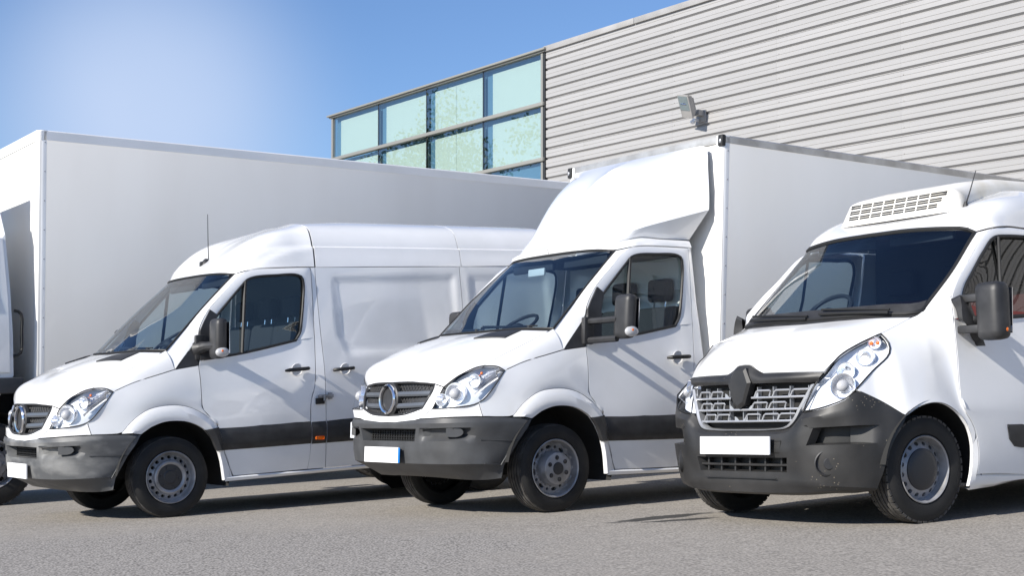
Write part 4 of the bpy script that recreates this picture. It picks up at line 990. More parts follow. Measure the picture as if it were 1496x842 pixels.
        mb.done('grille_blade', 'silver', fr_o, sharp=.4)
    # headlights
    for s in (1, -1):
        gl = coons(hl_bot(20), hl_top(20), [low, A(-.632, .575, .915), A(-.605, .64, .985)], hl_r(14), 20, 14); no = A(-.72, .62, .2)
        for j in range(14):
            for i in range(20): gl[j, i] += no*.024*max(0, math.sin(math.pi*j/13))**.8*max(0, math.sin(math.pi*i/19))**.8
        h = panel('headlight', [gl], 'lens', t, s, flange=0, gap=.006)
        inn = gl-no*.06; m = inn.mean(axis=(0, 1)); MB().grid(m+(inn-m)*.965).done('lamp_housing', 'lamphouse', h, side=s)
        def bowl(c, r, mat='reflector', nme='lamp_reflector'):
            m0 = MB().lathe([(.05, .004), (.042, r*.5), (.02, r*.85), (-.006, r), (-.008, r*1.08), (.03, r*1.1)], axis='u', n=24)
            bmesh.ops.transform(m0.bm, matrix=Matrix.Translation(c) @ Matrix.Rotation(-.62, 4, 'Z') @ Matrix.Rotation(.15, 4, 'Y'), verts=m0.bm.verts)
            o = m0.done(nme, mat, h, side=s); return o
        def onl(i, j, d=.022): return tuple(gl[j, i]-no*d)
        bowl(onl(11, 4), .075); bowl(onl(9, 8), .055); bowl(onl(13, 10), .052); bowl(onl(16, 12, .024), .038)
        MB().ball(onl(11, 4, .026), (.042, .042, .042), 10).done('projector_lens', 'clearlens', h, side=s, sharp=3)
        for k in (-.016, .016): MB().ball(tuple(A(*onl(16, 12, .026))+A(k*.6, k, 0)), (.011, .011, .013), 8).done('indicator', 'orange', h, side=s)
        MB().ball(onl(9, 8, .034), (.024, .024, .024), 8).done('lamp_bulb', 'lens', h, side=s)
        MB().tube(np.vstack([hl_bot(20), hl_r(14)[1:], hl_top(20)[::-1][1:], cr([A(-.605, .64, .985), A(-.632, .575, .915), low], 8)[1:-1]]), .0055, 6, closed=True).done('lamp_seal', 'rubber', h, side=s)
    # front wings and windscreen pillars
    arch = [A(-.262, .985, .692), A(-.21, .995, .722), A(-.158, 1.0, .746), A(-.08, 1.004, .763), A(0, 1.008, .768), A(.08, 1.01, .757), A(.155, 1.012, .727), A(.22, 1.013, .687), A(.28, 1.013, .633), A(.325, 1.012, .56), A(.352, 1.009, .48), A(.359, 1.005, .40), A(.352, 1.0, .30), A(.33, .995, .216)]
    seam_lo = [A(.393, 1.008, .287), A(.402, 1.018, .36), A(.398, 1.022, .438), A(.38, 1.022, .53), A(.351, 1.02, .604), A(.30, 1.018, .67), A(.257, 1.018, .715), A(.232, 1.015, .76)]
    seam_hi = [A(.232, 1.015, .76), A(.228, 1.003, .92), A(.233, .99, 1.06), A(.233, .972, 1.221), A(.243, .94, 1.449)]
    pill = [A(.243, .94, 1.449), A(.36, .905, 1.575), A(.503, .878, 1.698), A(.681, .85, 1.857), A(.75, .842, 1.897), A(.823, .836, 1.922)]
    for s in (1, -1):
        top = np.vstack([cr([tip, A(-.11, .783, 1.27), br], 14), cr([br, A(.07, .80, 1.335), A(.125, .805, 1.365)], 5)[1:]])
        bot = np.vstack([cr([kink, A(-.42, .945, .79), arch[0]], 10), cr(arch[:11], 24)[1:]])
        lft = hl_r(20); lft = np.vstack([kink[None], lft[1:]])
        rgt = poly([arch[10], A(.38, 1.022, .53)], [A(.38, 1.022, .53), A(.351, 1.02, .604), A(.30, 1.018, .67), A(.257, 1.018, .715), A(.232, 1.015, .76)], seam_hi, n=30)
        gl = coons(bot, resample(np.vstack([top, cr([A(.125, .805, 1.365), A(.18, .88, 1.41), A(.243, .94, 1.449)], 5)[1:]]), 34), resample(lft, 26), resample(rgt, 26), 34, 26); gl = relax(gl, 250)
        for j in range(26):
            for i in range(34): gl[j, i] += A(-.25, .85, .4)*.026*math.sin(math.pi*j/25)*math.sin(math.pi*i/33)*(1 if i < 20 else max(0, 1-(i-20)/11))
        lo = loft([cr(arch[10:], 14), cr([A(.38, 1.022, .53), A(.398, 1.022, .438), A(.402, 1.018, .36), A(.393, 1.008, .287), A(.39, .995, .216)], 14)], 14)
        wing = panel('front_wing', [gl, lo], 'white', t, s)
        MB().grid(loft([arch, [p+A(0, -.012, .0) for p in arch], [p+A(0, -.022, -.0) for p in arch]], 40)).done('arch_lip', 'white', wing, side=s)
        MB().lathe([(1.0, .455), (.5, .455)], c=(.0, 0, .335), n=30, ang=(math.radians(-14), math.radians(172))).lathe([(.5, .47), (.5, 0)], c=(0, 0, .335), n=20, ang=(0, math.pi)).done('wheel_well', 'under', t, side=s)
        pg = coons([A(.125, .805, 1.365), pill[0]], [A(.712, .768, 1.898), pill[-1]], ws(20)+A(0, .004, 0), cr(pill, 20), 6, 20)
        for j in range(20):
            for i in range(6): pg[j, i] += A(-.4, .7, .2)*.014*math.sin(math.pi*i/5)*math.sin(math.pi*j/19)
        panel('windscreen_pillar', [pg], 'white', t, s)
        # door
        win = [A(.31, .952, 1.40), A(.40, .92, 1.50), A(.5, .9, 1.599), A(.60, .885, 1.70), A(.679, .872, 1.767), A(.745, .864, 1.827), A(.813, .858, 1.858), A(.95, .857, 1.868), A(1.13, .857, 1.868), A(1.30, .857, 1.862), A(1.345, .865, 1.81), A(1.33, .895, 1.60), A(1.31, .935, 1.38), A(1.28, .95, 1.33)]
        belt = poly([seam_hi[-1]-A(0, -.01, .08), A(.32, .968, 1.25), A(.49, .966, 1.165)], [A(.49, .966, 1.165), A(.75, .963, 1.235), A(.98, .958, 1.294), A(1.28, .952, 1.345), A(1.42, .94, 1.36)], n=26) if False else poly([A(.237, .962, 1.30), A(.40, .962, 1.30), A(.80, .960, 1.305), A(1.28, .950, 1.34), A(1.42, .94, 1.36)], n=30)
        frnt = poly(seam_lo, [seam_lo[-1]]+seam_hi[1:4]+[A(.237, .962, 1.30)], n=30)
        reard = poly([A(1.38, 1.01, .235), A(1.40, 1.035, .45), A(1.41, 1.036, .8), A(1.42, 1.01, 1.1), A(1.42, .94, 1.36)], n=30)
        d = coons([A(.393, 1.008, .287), A(.60, 1.01, .278), A(.884, 1.01, .255), A(1.38, 1.01, .235)], belt, frnt, reard, 30, 30)
        for j in range(30):
            for i in range(30): d[j, i, 1] += .018*max(0, math.sin(math.pi*i/29))**.7*math.exp(-((d[j, i, 2]-.68)/.28)**2)
        outer = np.vstack([[A(.237, .962, 1.30)], poly([A(.243, .94, 1.449)]+pill[1:]+[A(1.007, .83, 1.934), A(1.165, .83, 1.926), A(1.40, .83, 1.92)], [A(1.40, .83, 1.92), A(1.42, .88, 1.65), A(1.42, .94, 1.36)], n=59)])
        wi_ = cr([A(.30, .962, 1.305)]+win[1:], 60)
        rg = loft([outer, outer*.5+wi_*.5+A(0, .010, 0), wi_], 60)
        do = panel('door', [d, rg], 'white', t, s)
        gd = coons([wi_[0], A(.75, .958, 1.31), win[-1]], win[6:10], win[0:7], win[9:][::-1], 14, 12)-A(0, .016, 0); gd = relax(gd, 300)
        panel('door_window', [gd], 'dark_glass', do, s, flange=0, gap=0)
        MB().tube(np.vstack([wi_, cr([win[-1], A(.75, .96, 1.31), wi_[0]], 12)[1:-1]]), .014, 6, closed=True).tube([A(.827, .868, 1.86), A(.80, .90, 1.55), A(.77, .955, 1.31)], .012, 6).done('window_seal', 'rubber', do, side=s)
        mo = MB(); us = np.linspace(0, 1, 10)
        top_ = [A(.667+.62*q, 1.034, .603-.012*q) for q in us]; bt_ = list(cr([A(.669, 1.033, .57), A(.682, 1.032, .51), A(.715, 1.030, .46), A(.78, 1.03, .437), A(1.287, 1.03, .424)], 10))
        top_ = list(cr([A(.667, 1.034, .603), A(.674, 1.034, .6025), A(.70, 1.034, .602), A(1.287, 1.034, .591)], 10))
        mo.grid(np.array([[p-A(0, .012, 0) for p in top_], [p+A(0, .014, -.006) for p in top_], [(a+b_)/2+A(0, .022, 0) for a, b_ in zip(top_, bt_)], [p+A(0, .016, .008) for p in bt_], [p-A(0, .012, 0) for p in bt_]])); mo.grid(np.array([[top_[0]-A(0, .012, 0), top_[0]+A(0, .014, -.006)], [bt_[0]-A(0, .012, 0), bt_[0]+A(0, .016, .008)]]))
        mo.done('side_moulding', 'black', do, side=s)
        MB().tube(cr([(1.22, .99, 1.12), (1.24, 1.02, 1.12), (1.34, 1.02, 1.12), (1.36, .99, 1.12)], 10), .016, 8).done('door_handle', 'rubber', do, side=s)
        # mirror on a tall black foot with two arms
        ft = coons([A(.315, .985, 1.245), A(.455, .99, 1.118)], [A(.245, .955, 1.452), A(.36, .945, 1.405)], [A(.315, .985, 1.245), A(.242, .985, 1.28), A(.238, .972, 1.40), A(.245, .955, 1.452)], [A(.455, .99, 1.118), A(.41, .985, 1.22), A(.36, .945, 1.405)], 10, 12)
        for j in range(12):
            for i in range(10): ft[j, i, 0] -= .022; ft[j, i, 1] += .066+.03*math.sin(math.pi*i/9)*math.sin(math.pi*j/11)
        mf = panel('mirror_foot', [ft], 'black', t, s, gap=0, flange=.07)
        for z0, z1 in ((1.418, 1.435), (1.235, 1.222)): MB().box(.255, .335, .97, 1.14, (z0+z1)/2-.026, (z0+z1)/2+.026, .014).done('mirror_arm', 'black', mf, side=s)
        def tp(q):
            k = min(1, max(0, (q.z-1.15)/.37)); w = (.80+.20*math.sin(math.pi*(.15+.75*(1-k)))) ; return (.315+(q.x-.315)*(w if q.x < .315 else 1)-.0, 1.205+(q.y-1.205)*w+.03*(k-.5)*(-.6), q.z)
        MB().box(.225, .39, 1.098, 1.315, 1.148, 1.522, .06, taper=tp).done('mirror_housing', 'black', mf, side=s, sharp=1.2)
        MB().box(.389, .394, 1.12, 1.295, 1.19, 1.48).done('mirror_glass', 'chrome', mf, side=s)
        MB().ball((.330, 1.262, 1.218), (.066, .042, .052), 12).done('repeater_lens', 'clearlens', mf, side=s)
        MB().ball((.325, 1.299, 1.212), (.018, .011, .017), 8).done('repeater', 'orange', mf, side=s)
        if s < 0:      # the far mirror is swung back against its stops
            for o_ in [mf]+list(mf.children):
                if o_ is not mf: o_.location = (.13, -.19, .0)
        # body behind the door, sill
        rb = poly([A(1.44, 1.01, .235), A(1.45, 1.035, .45), A(1.455, 1.036, .8), A(1.46, 1.01, 1.1), A(1.46, .94, 1.36), A(1.455, .88, 1.65), A(1.44, .83, 1.925)], n=24)
        ba_, bz = rb.copy(), rb.copy(); bz[:, 0] = 4.9
        panel('side_panel', [loft([ba_-A(.03, 0, 0), bz], 24, 10).transpose(1, 0, 2)], 'white', t, s)
        MB().grid(loft([[A(.40, .95, .34), A(.88, .955, .31), A(1.4, .955, .30), A(4.8, .95, .30)], [A(.40, .99, .29), A(.88, .993, .262), A(1.4, .993, .245), A(4.8, .99, .245)], [A(.40, 1.0, .278), A(.88, 1.006, .246), A(1.4, 1.01, .235), A(4.8, 1.0, .235)], [A(.34, 1.0, .225), A(.60, 1.0, .222), A(.9, 1.0, .225), A(4.8, 1.0, .21)], [A(.34, .985, .19), A(.56, .98, .19), A(.70, .98, .215), A(4.8, .98, .2)], [A(.4, .9, .2), A(.6, .9, .2), A(.9, .9, .22), A(4.8, .9, .2)]], 18)).done('sill', 'white', t, side=s)
        make_wheel('cooled', t, 0, .825, s, steer=math.radians(-4)); make_wheel('cooled', t, 3.68, .825, s)
    # bumper: one black moulding from under the lamps to the wheel openings
    frame_o = fl
    rows = [np.vstack([[A(-.735, 0, .622), A(-.722, .25, .624), A(-.70, .42, .645), A(-.68, .50, .735), low-A(-.004, 0, .008), A(-.693, .63, .748), A(-.68, .76, .774), A(-.628, .845, .812), kink-A(0, 0, .008), A(-.42, .948, .784), A(-.262, .987, .69)]]),
            np.array([A(-.755, 0, .60), A(-.742, .25, .602), A(-.728, .42, .618), A(-.718, .50, .68), A(-.725, .55, .70), A(-.715, .65, .71), A(-.69, .77, .72), A(-.63, .86, .74), A(-.56, .91, .75), A(-.40, .965, .725), A(-.285, .99, .655)]),
            np.array([A(-.772, 0, .565), A(-.755, .25, .565), A(-.735, .42, .57), A(-.735, .50, .60), A(-.725, .56, .632), A(-.705, .66, .642), A(-.67, .78, .645), A(-.615, .87, .648), A(-.53, .925, .648), A(-.42, .965, .64), A(-.32, .99, .61)]),
            np.array([A(-.775, 0, .50), A(-.758, .25, .50), A(-.74, .42, .50), A(-.735, .50, .515), A(-.72, .57, .53), A(-.70, .67, .532), A(-.675, .78, .533), A(-.62, .88, .533), A(-.53, .935, .533), A(-.44, .968, .53), A(-.372, .985, .53)]),
            np.array([A(-.745, 0, .452), A(-.74, .25, .452), A(-.735, .42, .455), A(-.728, .50, .46), A(-.715, .57, .46), A(-.70, .67, .46), A(-.67, .78, .46), A(-.615, .87, .46), A(-.54, .925, .46), A(-.46, .96, .455), A(-.40, .977, .453)]),
            np.array([A(-.735, 0, .36), A(-.728, .25, .36), A(-.718, .40, .36), A(-.71, .50, .36), A(-.70, .58, .36), A(-.685, .67, .36), A(-.655, .77, .355), A(-.60, .86, .35), A(-.54, .91, .345), A(-.475, .943, .34), A(-.432, .958, .335)]),
            np.array([A(-.735, 0, .29), A(-.728, .25, .29), A(-.715, .40, .29), A(-.705, .50, .285), A(-.69, .58, .28), A(-.67, .67, .275), A(-.635, .76, .27), A(-.59, .84, .265), A(-.545, .885, .26), A(-.49, .92, .255), A(-.452, .933, .25)]),
            np.array([A(-.72, 0, .225), A(-.71, .25, .225), A(-.69, .40, .228), A(-.675, .50, .23), A(-.66, .58, .235), A(-.64, .66, .238), A(-.61, .74, .24), A(-.57, .82, .24), A(-.53, .87, .24), A(-.48, .905, .24), A(-.455, .925, .242)]),
            np.array([A(-.64, 0, .205), A(-.63, .25, .205), A(-.61, .40, .206), A(-.60, .50, .21), A(-.58, .58, .215), A(-.56, .66, .22), A(-.53, .74, .22), A(-.5, .80, .22), A(-.47, .84, .225), A(-.43, .87, .23), A(-.41, .89, .235)])]
    nu = 44
    R2 = [cr(r, 200) for r in rows]
    # common column positions: by index along the original control points
    def col(r):
        E = np.asarray(r); k = len(E)-1; out = []
        Q = cr(E, 321); d = np.r_[0, np.cumsum(np.linalg.norm(np.diff(Q, axis=0), axis=1))]; cs = [int(np.argmin(np.linalg.norm(Q-e, axis=1))) for e in E]
        for i in range(k):
            for q in np.linspace(0, 1, 5)[:-1]: out.append(d[cs[i]]*(1-q)+d[cs[i+1]]*q)
        out.append(d[-1]); return np.stack([np.interp(out, d, Q[:, c]) for c in range(3)], 1)
    G = [col(r) for r in rows]; gg = []
    for j in range(len(G)-1):
        for q in np.linspace(0, 1, 4)[:-1]: gg.append(G[j]*(1-q)+G[j+1]*q)
    gg.append(G[-1]); gg = np.array(gg)
    for j in (6, 7, 8):       # the scoop's inner end slants back towards its top
        q = (9-j)/3*.75
        for i, w in ((14, .35), (15, .7), (16, 1), (17, .72), (18, .45), (19, .2)): gg[j, i] += (gg[j, 20]-gg[j, 16])*q*w*.9
    _ = 0     # row 3*k is control row k, column 4*i is control column i
    # smooth along z except where openings need straight edges
    low_in = lambda j, i: 12 <= j < 15 and i < 8            # slot under the plate: control rows 4..5, to column 2
    side_in = lambda j, i: 6 <= j < 9 and 16 <= i < 35      # side scoop: control rows 2..3, columns 4..9
    bm_ = MB()
    for s in (1, -1):
        for j in range(gg.shape[0]-1):
            for i in range(gg.shape[1]-1):
                if low_in(j, i) or side_in(j, i): continue
                bm_._add([Vector(x*A(1, s, 1)) for x in (gg[j, i], gg[j, i+1], gg[j+1, i+1], gg[j+1, i])], [(0, 1, 2, 3)])
        def wall(idx, d):
            a = np.array([gg[j, i]*A(1, s, 1) for j, i in idx]); b_ = np.array([x+A(d[0], d[1]*s, d[2]) for x in a]); bm_.grid(np.array([a, a*.5+b_*.5, b_]))
        wall([(12, i) for i in range(9)], (.07, 0, 0)); wall([(15, i) for i in range(9)], (.07, 0, .01)); wall([(j, 8) for j in range(12, 16)], (.07, -.03, 0))
        wall([(6, i) for i in range(16, 36)], (.08, -.05, -.01)); wall([(9, i) for i in range(16, 36)], (.08, -.05, .01)); wall([(j, 16) for j in range(6, 10)], (.06, .02, 0))
        # the scoop's rear wall sweeps back to the surface
        a = np.array([gg[j, 35]*A(1, s, 1) for j in range(6, 10)]); e = np.array([gg[j, 27]*A(1, s, 1)+A(.085, -.05*s, 0) for j in range(6, 10)]); bm_.grid(np.array([a, a*.7+e*.3+A(0, .012*s, 0), a*.35+e*.65, e]))
        rim = gg[:, -1]*A(1, s, 1); bm_.grid(np.array([rim, rim+A(.004, -.06*s, 0)]))
    bo = bm_.done('bumper', 'dark', t, sharp=.5)
    for s in (1, -1):
        a = np.array([[gg[j, i]+A(.10, -.055, 0) for i in range(14, 36)] for j in (5, 10)]); MB().grid(a).done('scoop_back', 'rubber', bo, side=s)
        # fog lamp blank in its ring
        fc = A(-.672, .715, .418); rot = Matrix.Rotation(-.62, 4, 'Z')
        for nme, pr, c, mt in (('fog_lamp_ring', [(.03, .082), (-.004, .082), (-.010, .074), (.012, .066), (.022, .0)], fc, 'black'), ('fog_lamp_blank', [(.03, .040), (-.012, .040), (-.018, .034), (-.018, 0)], fc+A(.008, .018, -.003), 'black')):
            m0 = MB().lathe(pr, axis='u', n=28); bmesh.ops.transform(m0.bm, matrix=Matrix.Translation(c) @ rot, verts=m0.bm.verts); m0.done(nme, mt, bo, side=s)
    sl = MB(); sl.box(-.665, -.655, -.42, .42, .34, .47)
    sl.done('intake_back', 'rubber', bo)
    sl = MB(); vs = np.linspace(-.40, .40, 17); uu = lambda v: -.722+.02*(abs(v)/.4)**2
    sl.grid(np.array([[A(uu(v)+d, v, .405+h) for v in vs] for d, h in ((.05, -.007), (-.008, -.007), (-.010, 0), (-.006, .006), (.05, .006))]))
    for v in np.linspace(-.34, .34, 6): sl.box(uu(v)+.005, uu(v)+.05, v-.007, v+.007, .355, .456)
    sl.done('intake_slat', 'dark', bo)
    sm = MB().tube(cr([(-.742, -.33, .318), (-.746, 0, .318), (-.742, .33, .318)], 14), .004, 5)
    pts = [(-.752, .30, .560), (-.742, .375, .560), (-.745, .36, .485), (-.752, .295, .485)]; sm.tube(np.array(pts+pts[:1]), .0025, 4); sm.done('bumper_seam', 'rubber', bo)
    plate(t, -.785, -.325, .325, .476, .592)
    # roof
    N_ = 26
    ctr2 = [A(.55, 0, 1.963), A(.66, 0, 2.015), A(.80, 0, 2.062), A(1.0, 0, 2.13), A(1.22, 0, 2.20), A(1.45, 0, 2.262)]
    e2 = [A(.72, .772, 1.902), A(.823, .838, 1.928), A(1.007, .833, 1.940), A(1.165, .833, 1.932), A(1.45, .833, 1.93)]
    sec = lambda u: [A(u, 0, 2.262), A(u, .3, 2.258), A(u, .5, 2.247), A(u, .62, 2.225), A(u, .70, 2.18), A(u, .755, 2.11), A(u, .80, 2.02), A(u, .833, 1.93)]
    wq = resample(wtp(N_)+A(-.006, 0, .009), N_)
    gr_ = coons(wq, resample(cr(sec(1.45), 60), N_), resample(cr(ctr2, 40), 18), resample(cr(e2, 40), 18), N_, 18)
    for j in range(18):
        for i in range(N_): gr_[j, i] += A(-.25, .6, .8)*.07*max(0, math.sin(math.pi*j/17))**1.2*max(0, math.sin(math.pi*(i/(N_-1))**2.6))**1.6
    panel('roof_cap', [gr_], 'white', t, 'both', centre=(1.3, 0, 1.6))
    panel('roof_panel', [np.array([resample(cr(sec(u), 60), N_) for u in (1.45, 2.5, 3.6, 4.9)])], 'white', t, 'both', centre=(3, 0, 1.5))
    MB().box(4.88, 4.92, -1.0, 1.0, .3, 2.1, .02).box(4.88, 4.92, -.8, .8, 2.1, 2.26, .02).done('rear_doors', 'white', t)
    # cooling unit
    prof = [(.80, .56, 2.075), (.80, .555, 2.11), (.845, .515, 2.245), (.875, .49, 2.262), (1.10, .445, 2.315), (1.45, .43, 2.36), (2.0, .42, 2.36), (2.1, .42, 2.25)]
    lo_ = [(.80, 2.06), (.85, 2.06), (1.0, 2.10), (1.3, 2.15), (1.6, 2.2), (2.1, 2.2)]
    un = MB(); 
    for s in (1, -1):
        un.grid(np.array([[A(u+du, s*(w-dw) if dw < 9 else 0, z-dz*(z > 2.1)-.0) for u, w, z in prof] for dw, du, dz in ((9, 0, 0), (.13, 0, 0), (.085, .004, .004), (.05, .016, .012), (.022, .036, .026), (.004, .064, .048), (-.006, .10, .08))]+[[A(u+.12, s*(w+.004), 2.0) for u, w, z in prof]]))
    uo = un.done('cooling_unit', 'unit', t, sharp=.9)
    F = lambda v, k: A(.797+.047*k+.002, v, 2.105+.140*k)     # the sloping front face
    for r in range(3):
        for q in range(2):
            k = .10+.30*r+.115*q
            for ccol in range(8):
                v0 = -.43+.105*ccol; v1 = v0+.092
                if ccol == 7: v1 = v0+.075+.03*r
                P = [F(v0, k), F(v1, k), F(v1, k+.075), F(v0, k+.075)]; MB().prism([p+A(-.004, 0, .0) for p in P], (.02, 0, 0)).done('vent_slot', 'rubber', uo)
    # aerial
    ab = MB().lathe([(-.01, .030), (.02, .022), (.06, .008), (.06, 0)], c=(.90, .55, 2.085), axis='z', n=12).done('aerial_base', 'black', t)
    MB().tube([(.90, .55, 2.12), (.95, .55, 2.22), (1.015, .55, 2.365)], [.006, .0045, .003], 6).done('aerial', 'black', ab)
    # inside
    MB().box(-.02, .52, -.80, .80, 1.02, 1.27, .05).box(.15, .50, -.58, -.22, 1.25, 1.36, .05).box(.1, .45, .1, .75, 1.24, 1.30, .03).done('dashboard', 'dash', t)
    a = np.linspace(0, 2*math.pi, 33)[:-1]
    MB().tube([Vector((.54+.13*math.sin(q), -.40+.19*math.cos(q), 1.43+.125*math.sin(q))) for q in a], .017, 6, closed=True).tube([(.54, -.4, 1.42), (.35, -.4, 1.25)], .03, 6).ball((.54, -.4, 1.42), (.06, .07, .05), 6).done('steering_wheel', 'trim', t)
    MB().box(.5, 1.5, -.92, .92, .45, .55).box(-.1, .5, -.9, .9, .84, .88).box(1.50, 1.54, -.95, .95, .4, 1.2).box(1.50, 1.54, -.78, .78, 1.2, 2.1).box(.5, 1.45, .93, .95, .55, 1.27).box(.5, 1.45, -.95, -.93, .55, 1.27).done('cab_lining', 'trim', t)
    MB().box(.70, 1.5, -.70, .70, 1.935, 1.95).done('headliner', 'trim', t)
    for v0 in (-.62, .06): MB().box(.68, .72, v0, v0+.55, 1.87, 1.93, .01).done('sun_visor', 'trim', t)
    for v in (-.45, .08, .55):
        tp = lambda q: (q.x+.16*(q.z-.9), q.y, q.z)
        se = MB().box(.92, 1.38, v-.23, v+.23, .70, .92, .05).box(1.28, 1.42, v-.23, v+.23, .9, 1.52, .05, taper=tp).done('seat', 'seatred', t)
        MB().box(1.37, 1.46, v-.13, v+.13, 1.56, 1.76, .04).done('headrest', 'seat', se)
    MB().box(.17, .30, .18, .44, 1.300, 1.306).box(.0, .12, .42, .7, 1.285, 1.292).done('papers', 'card', t)
    MB().tube([A(.30, -.76, 1.40), A(.33, -.55, 1.50), A(.37, -.32, 1.56)], .012, 6).done('grab_strap', 'card', t) if False else None
    MB().box(.5, 4.6, -.62, .62, .30, .5, .02).box(-.55, -.0, -.42, .42, .35, .84).box(-.6, .5, -.4, .4, .36, .5).done('underbody', 'under', t)
    TUCK[0] = False
    return t
# ------------------------------------------------------------------ ground
def ground():
    m, nt, b = principled('weathered_asphalt', (.2, .2, .19), .9, spec=.25)
    t = nt.nodes.new('ShaderNodeTexCoord'); src = t.outputs['Object']
    def N(kind, **k):
        n = nt.nodes.new(kind)
        for a, v in k.items():
            if a in n.inputs: n.inputs[a].default_value = v
        return n
    def mixc(f, a, c):
        x = nt.nodes.new('ShaderNodeMix'); x.data_type = 'RGBA'
        for s, v in (('Factor', f), ('A', a), ('B', c)):
            if isinstance(v, (tuple, float)): x.inputs[s].default_value = v if not isinstance(v, tuple) else (*v, 1)
            else: nt.links.new(v, x.inputs[s])
        return x.outputs['Result']
    def ramp(s, lo, hi):
        r = nt.nodes.new('ShaderNodeMapRange'); r.inputs[1].default_value = lo; r.inputs[2].default_value = hi; nt.links.new(s, r.inputs[0]); return r.outputs[0]
    n1 = N('ShaderNodeTexNoise', Scale=.55, Detail=8.); n2 = N('ShaderNodeTexNoise', Scale=60., Detail=4.); n3 = N('ShaderNodeTexVoronoi', Scale=66.); n4 = N('ShaderNodeTexNoise', Scale=.9, Detail=3.)
    n5 = N('ShaderNodeTexNoise', Scale=9., Detail=8.); n6 = N('ShaderNodeTexVoronoi', Scale=21.)
    mp = nt.nodes.new('ShaderNodeMapping'); mp.inputs['Rotation'].default_value = (0, 0, .95); mp.inputs['Scale'].default_value = (.25, 1.6, 1); nt.links.new(src, mp.inputs[0])
    for n in (n2, n3, n4, n5, n6): nt.links.new(src, n.inputs['Vector'])
    nt.links.new(mp.outputs[0], n1.inputs['Vector'])
    c = mixc(ramp(n1.outputs['Fac'], .35, .65), GA, GB)
    c = mixc(ramp(n5.outputs['Fac'], .42, .70), c, GC)
    # exposed stones: coarser in one worn part of the yard
    d = nt.nodes.new('ShaderNodeVectorMath'); d.operation = 'DISTANCE'; d.inputs[1].default_value = (-2.6, 8.6, 0); nt.links.new(src, d.inputs[0])
    ad = nt.nodes.new('ShaderNodeMath'); ad.operation = 'MULTIPLY_ADD'; ad.inputs[1].default_value = 2.6; nt.links.new(n4.outputs['Fac'], ad.inputs[0]); nt.links.new(d.outputs['Value'], ad.inputs[2])
    worn = ramp(ad.outputs[0], 4.6, 3.6)
    st = mixc(ramp(n2.outputs['Fac'], .38, .62), (.10, .092, .082), (.44, .405, .36))
    st2 = mixc(ramp(n3.outputs['Distance'], .25, .75), (.45, .42, .385), (.095, .089, .082))
    wf = nt.nodes.new('ShaderNodeMath'); wf.operation = 'MULTIPLY'; wf.inputs[1].default_value = .72; nt.links.new(worn, wf.inputs[0])
    f0 = mixc(.5, c, st); c = mixc(wf.outputs[0], f0, st2)
    # a few pale chips
    lt = nt.nodes.new('ShaderNodeMath'); lt.operation = 'LESS_THAN'; lt.inputs[1].default_value = .045; nt.links.new(n6.outputs['Distance'], lt.inputs[0])
    c = mixc(lt.outputs[0], c, (.46, .43, .36))
    # two wet drips in front of the refrigerated van
    for (x, y, rx, ry, rot) in STAINS:
        m2 = nt.nodes.new('ShaderNodeMapping'); m2.vector_type = 'TEXTURE'; m2.inputs['Location'].default_value = (x, y, 0); m2.inputs['Rotation'].default_value = (0, 0, rot); m2.inputs['Scale'].default_value = (rx, ry, 1000)
        nt.links.new(src, m2.inputs[0]); ln = nt.nodes.new('ShaderNodeVectorMath'); ln.operation = 'LENGTH'; nt.links.new(m2.outputs[0], ln.inputs[0])
        a2 = nt.nodes.new('ShaderNodeMath'); a2.operation = 'MULTIPLY_ADD'; a2.inputs[1].default_value = .9; nt.links.new(n5.outputs['Fac'], a2.inputs[0]); nt.links.new(ln.outputs['Value'], a2.inputs[2])
        c = mixc(ramp(a2.outputs[0], 1.5, 1.3), c, (.055, .053, .05))
    nt.links.new(c, b.inputs['Base Color'])
    k = nt.nodes.new('ShaderNodeBump'); k.inputs['Strength'].default_value = .5; k.inputs['Distance'].default_value = .008
    nt.links.new(n2.outputs['Fac'], k.inputs['Height']); nt.links.new(k.outputs[0], b.inputs['Normal']); M['ground'] = m
    xs = np.r_[-900, -300, -120, -60, np.arange(-40, 41, 4), 60, 120, 300, 900]; ys = np.r_[-600, -200, -60, -20, 0, np.arange(4, 60, 4), 80, 140, 300, 700, 1500]
    zf = lambda x: GROUND_SLOPE*(x if abs(x) <= 40 else math.copysign(40+25*(1-math.exp(-(abs(x)-40)/25)), x))
    V = [(x, y, zf(x)) for y in ys for x in xs]; n = len(xs); F = [(j*n+i, j*n+i+1, (j+1)*n+i+1, (j+1)*n+i) for j in range(len(ys)-1) for i in range(n-1)]
    me = bpy.data.meshes.new('ground'); me.from_pydata(V, [], F); o = link('ground', me, None, 'ground'); tag(o, kind='structure'); return o
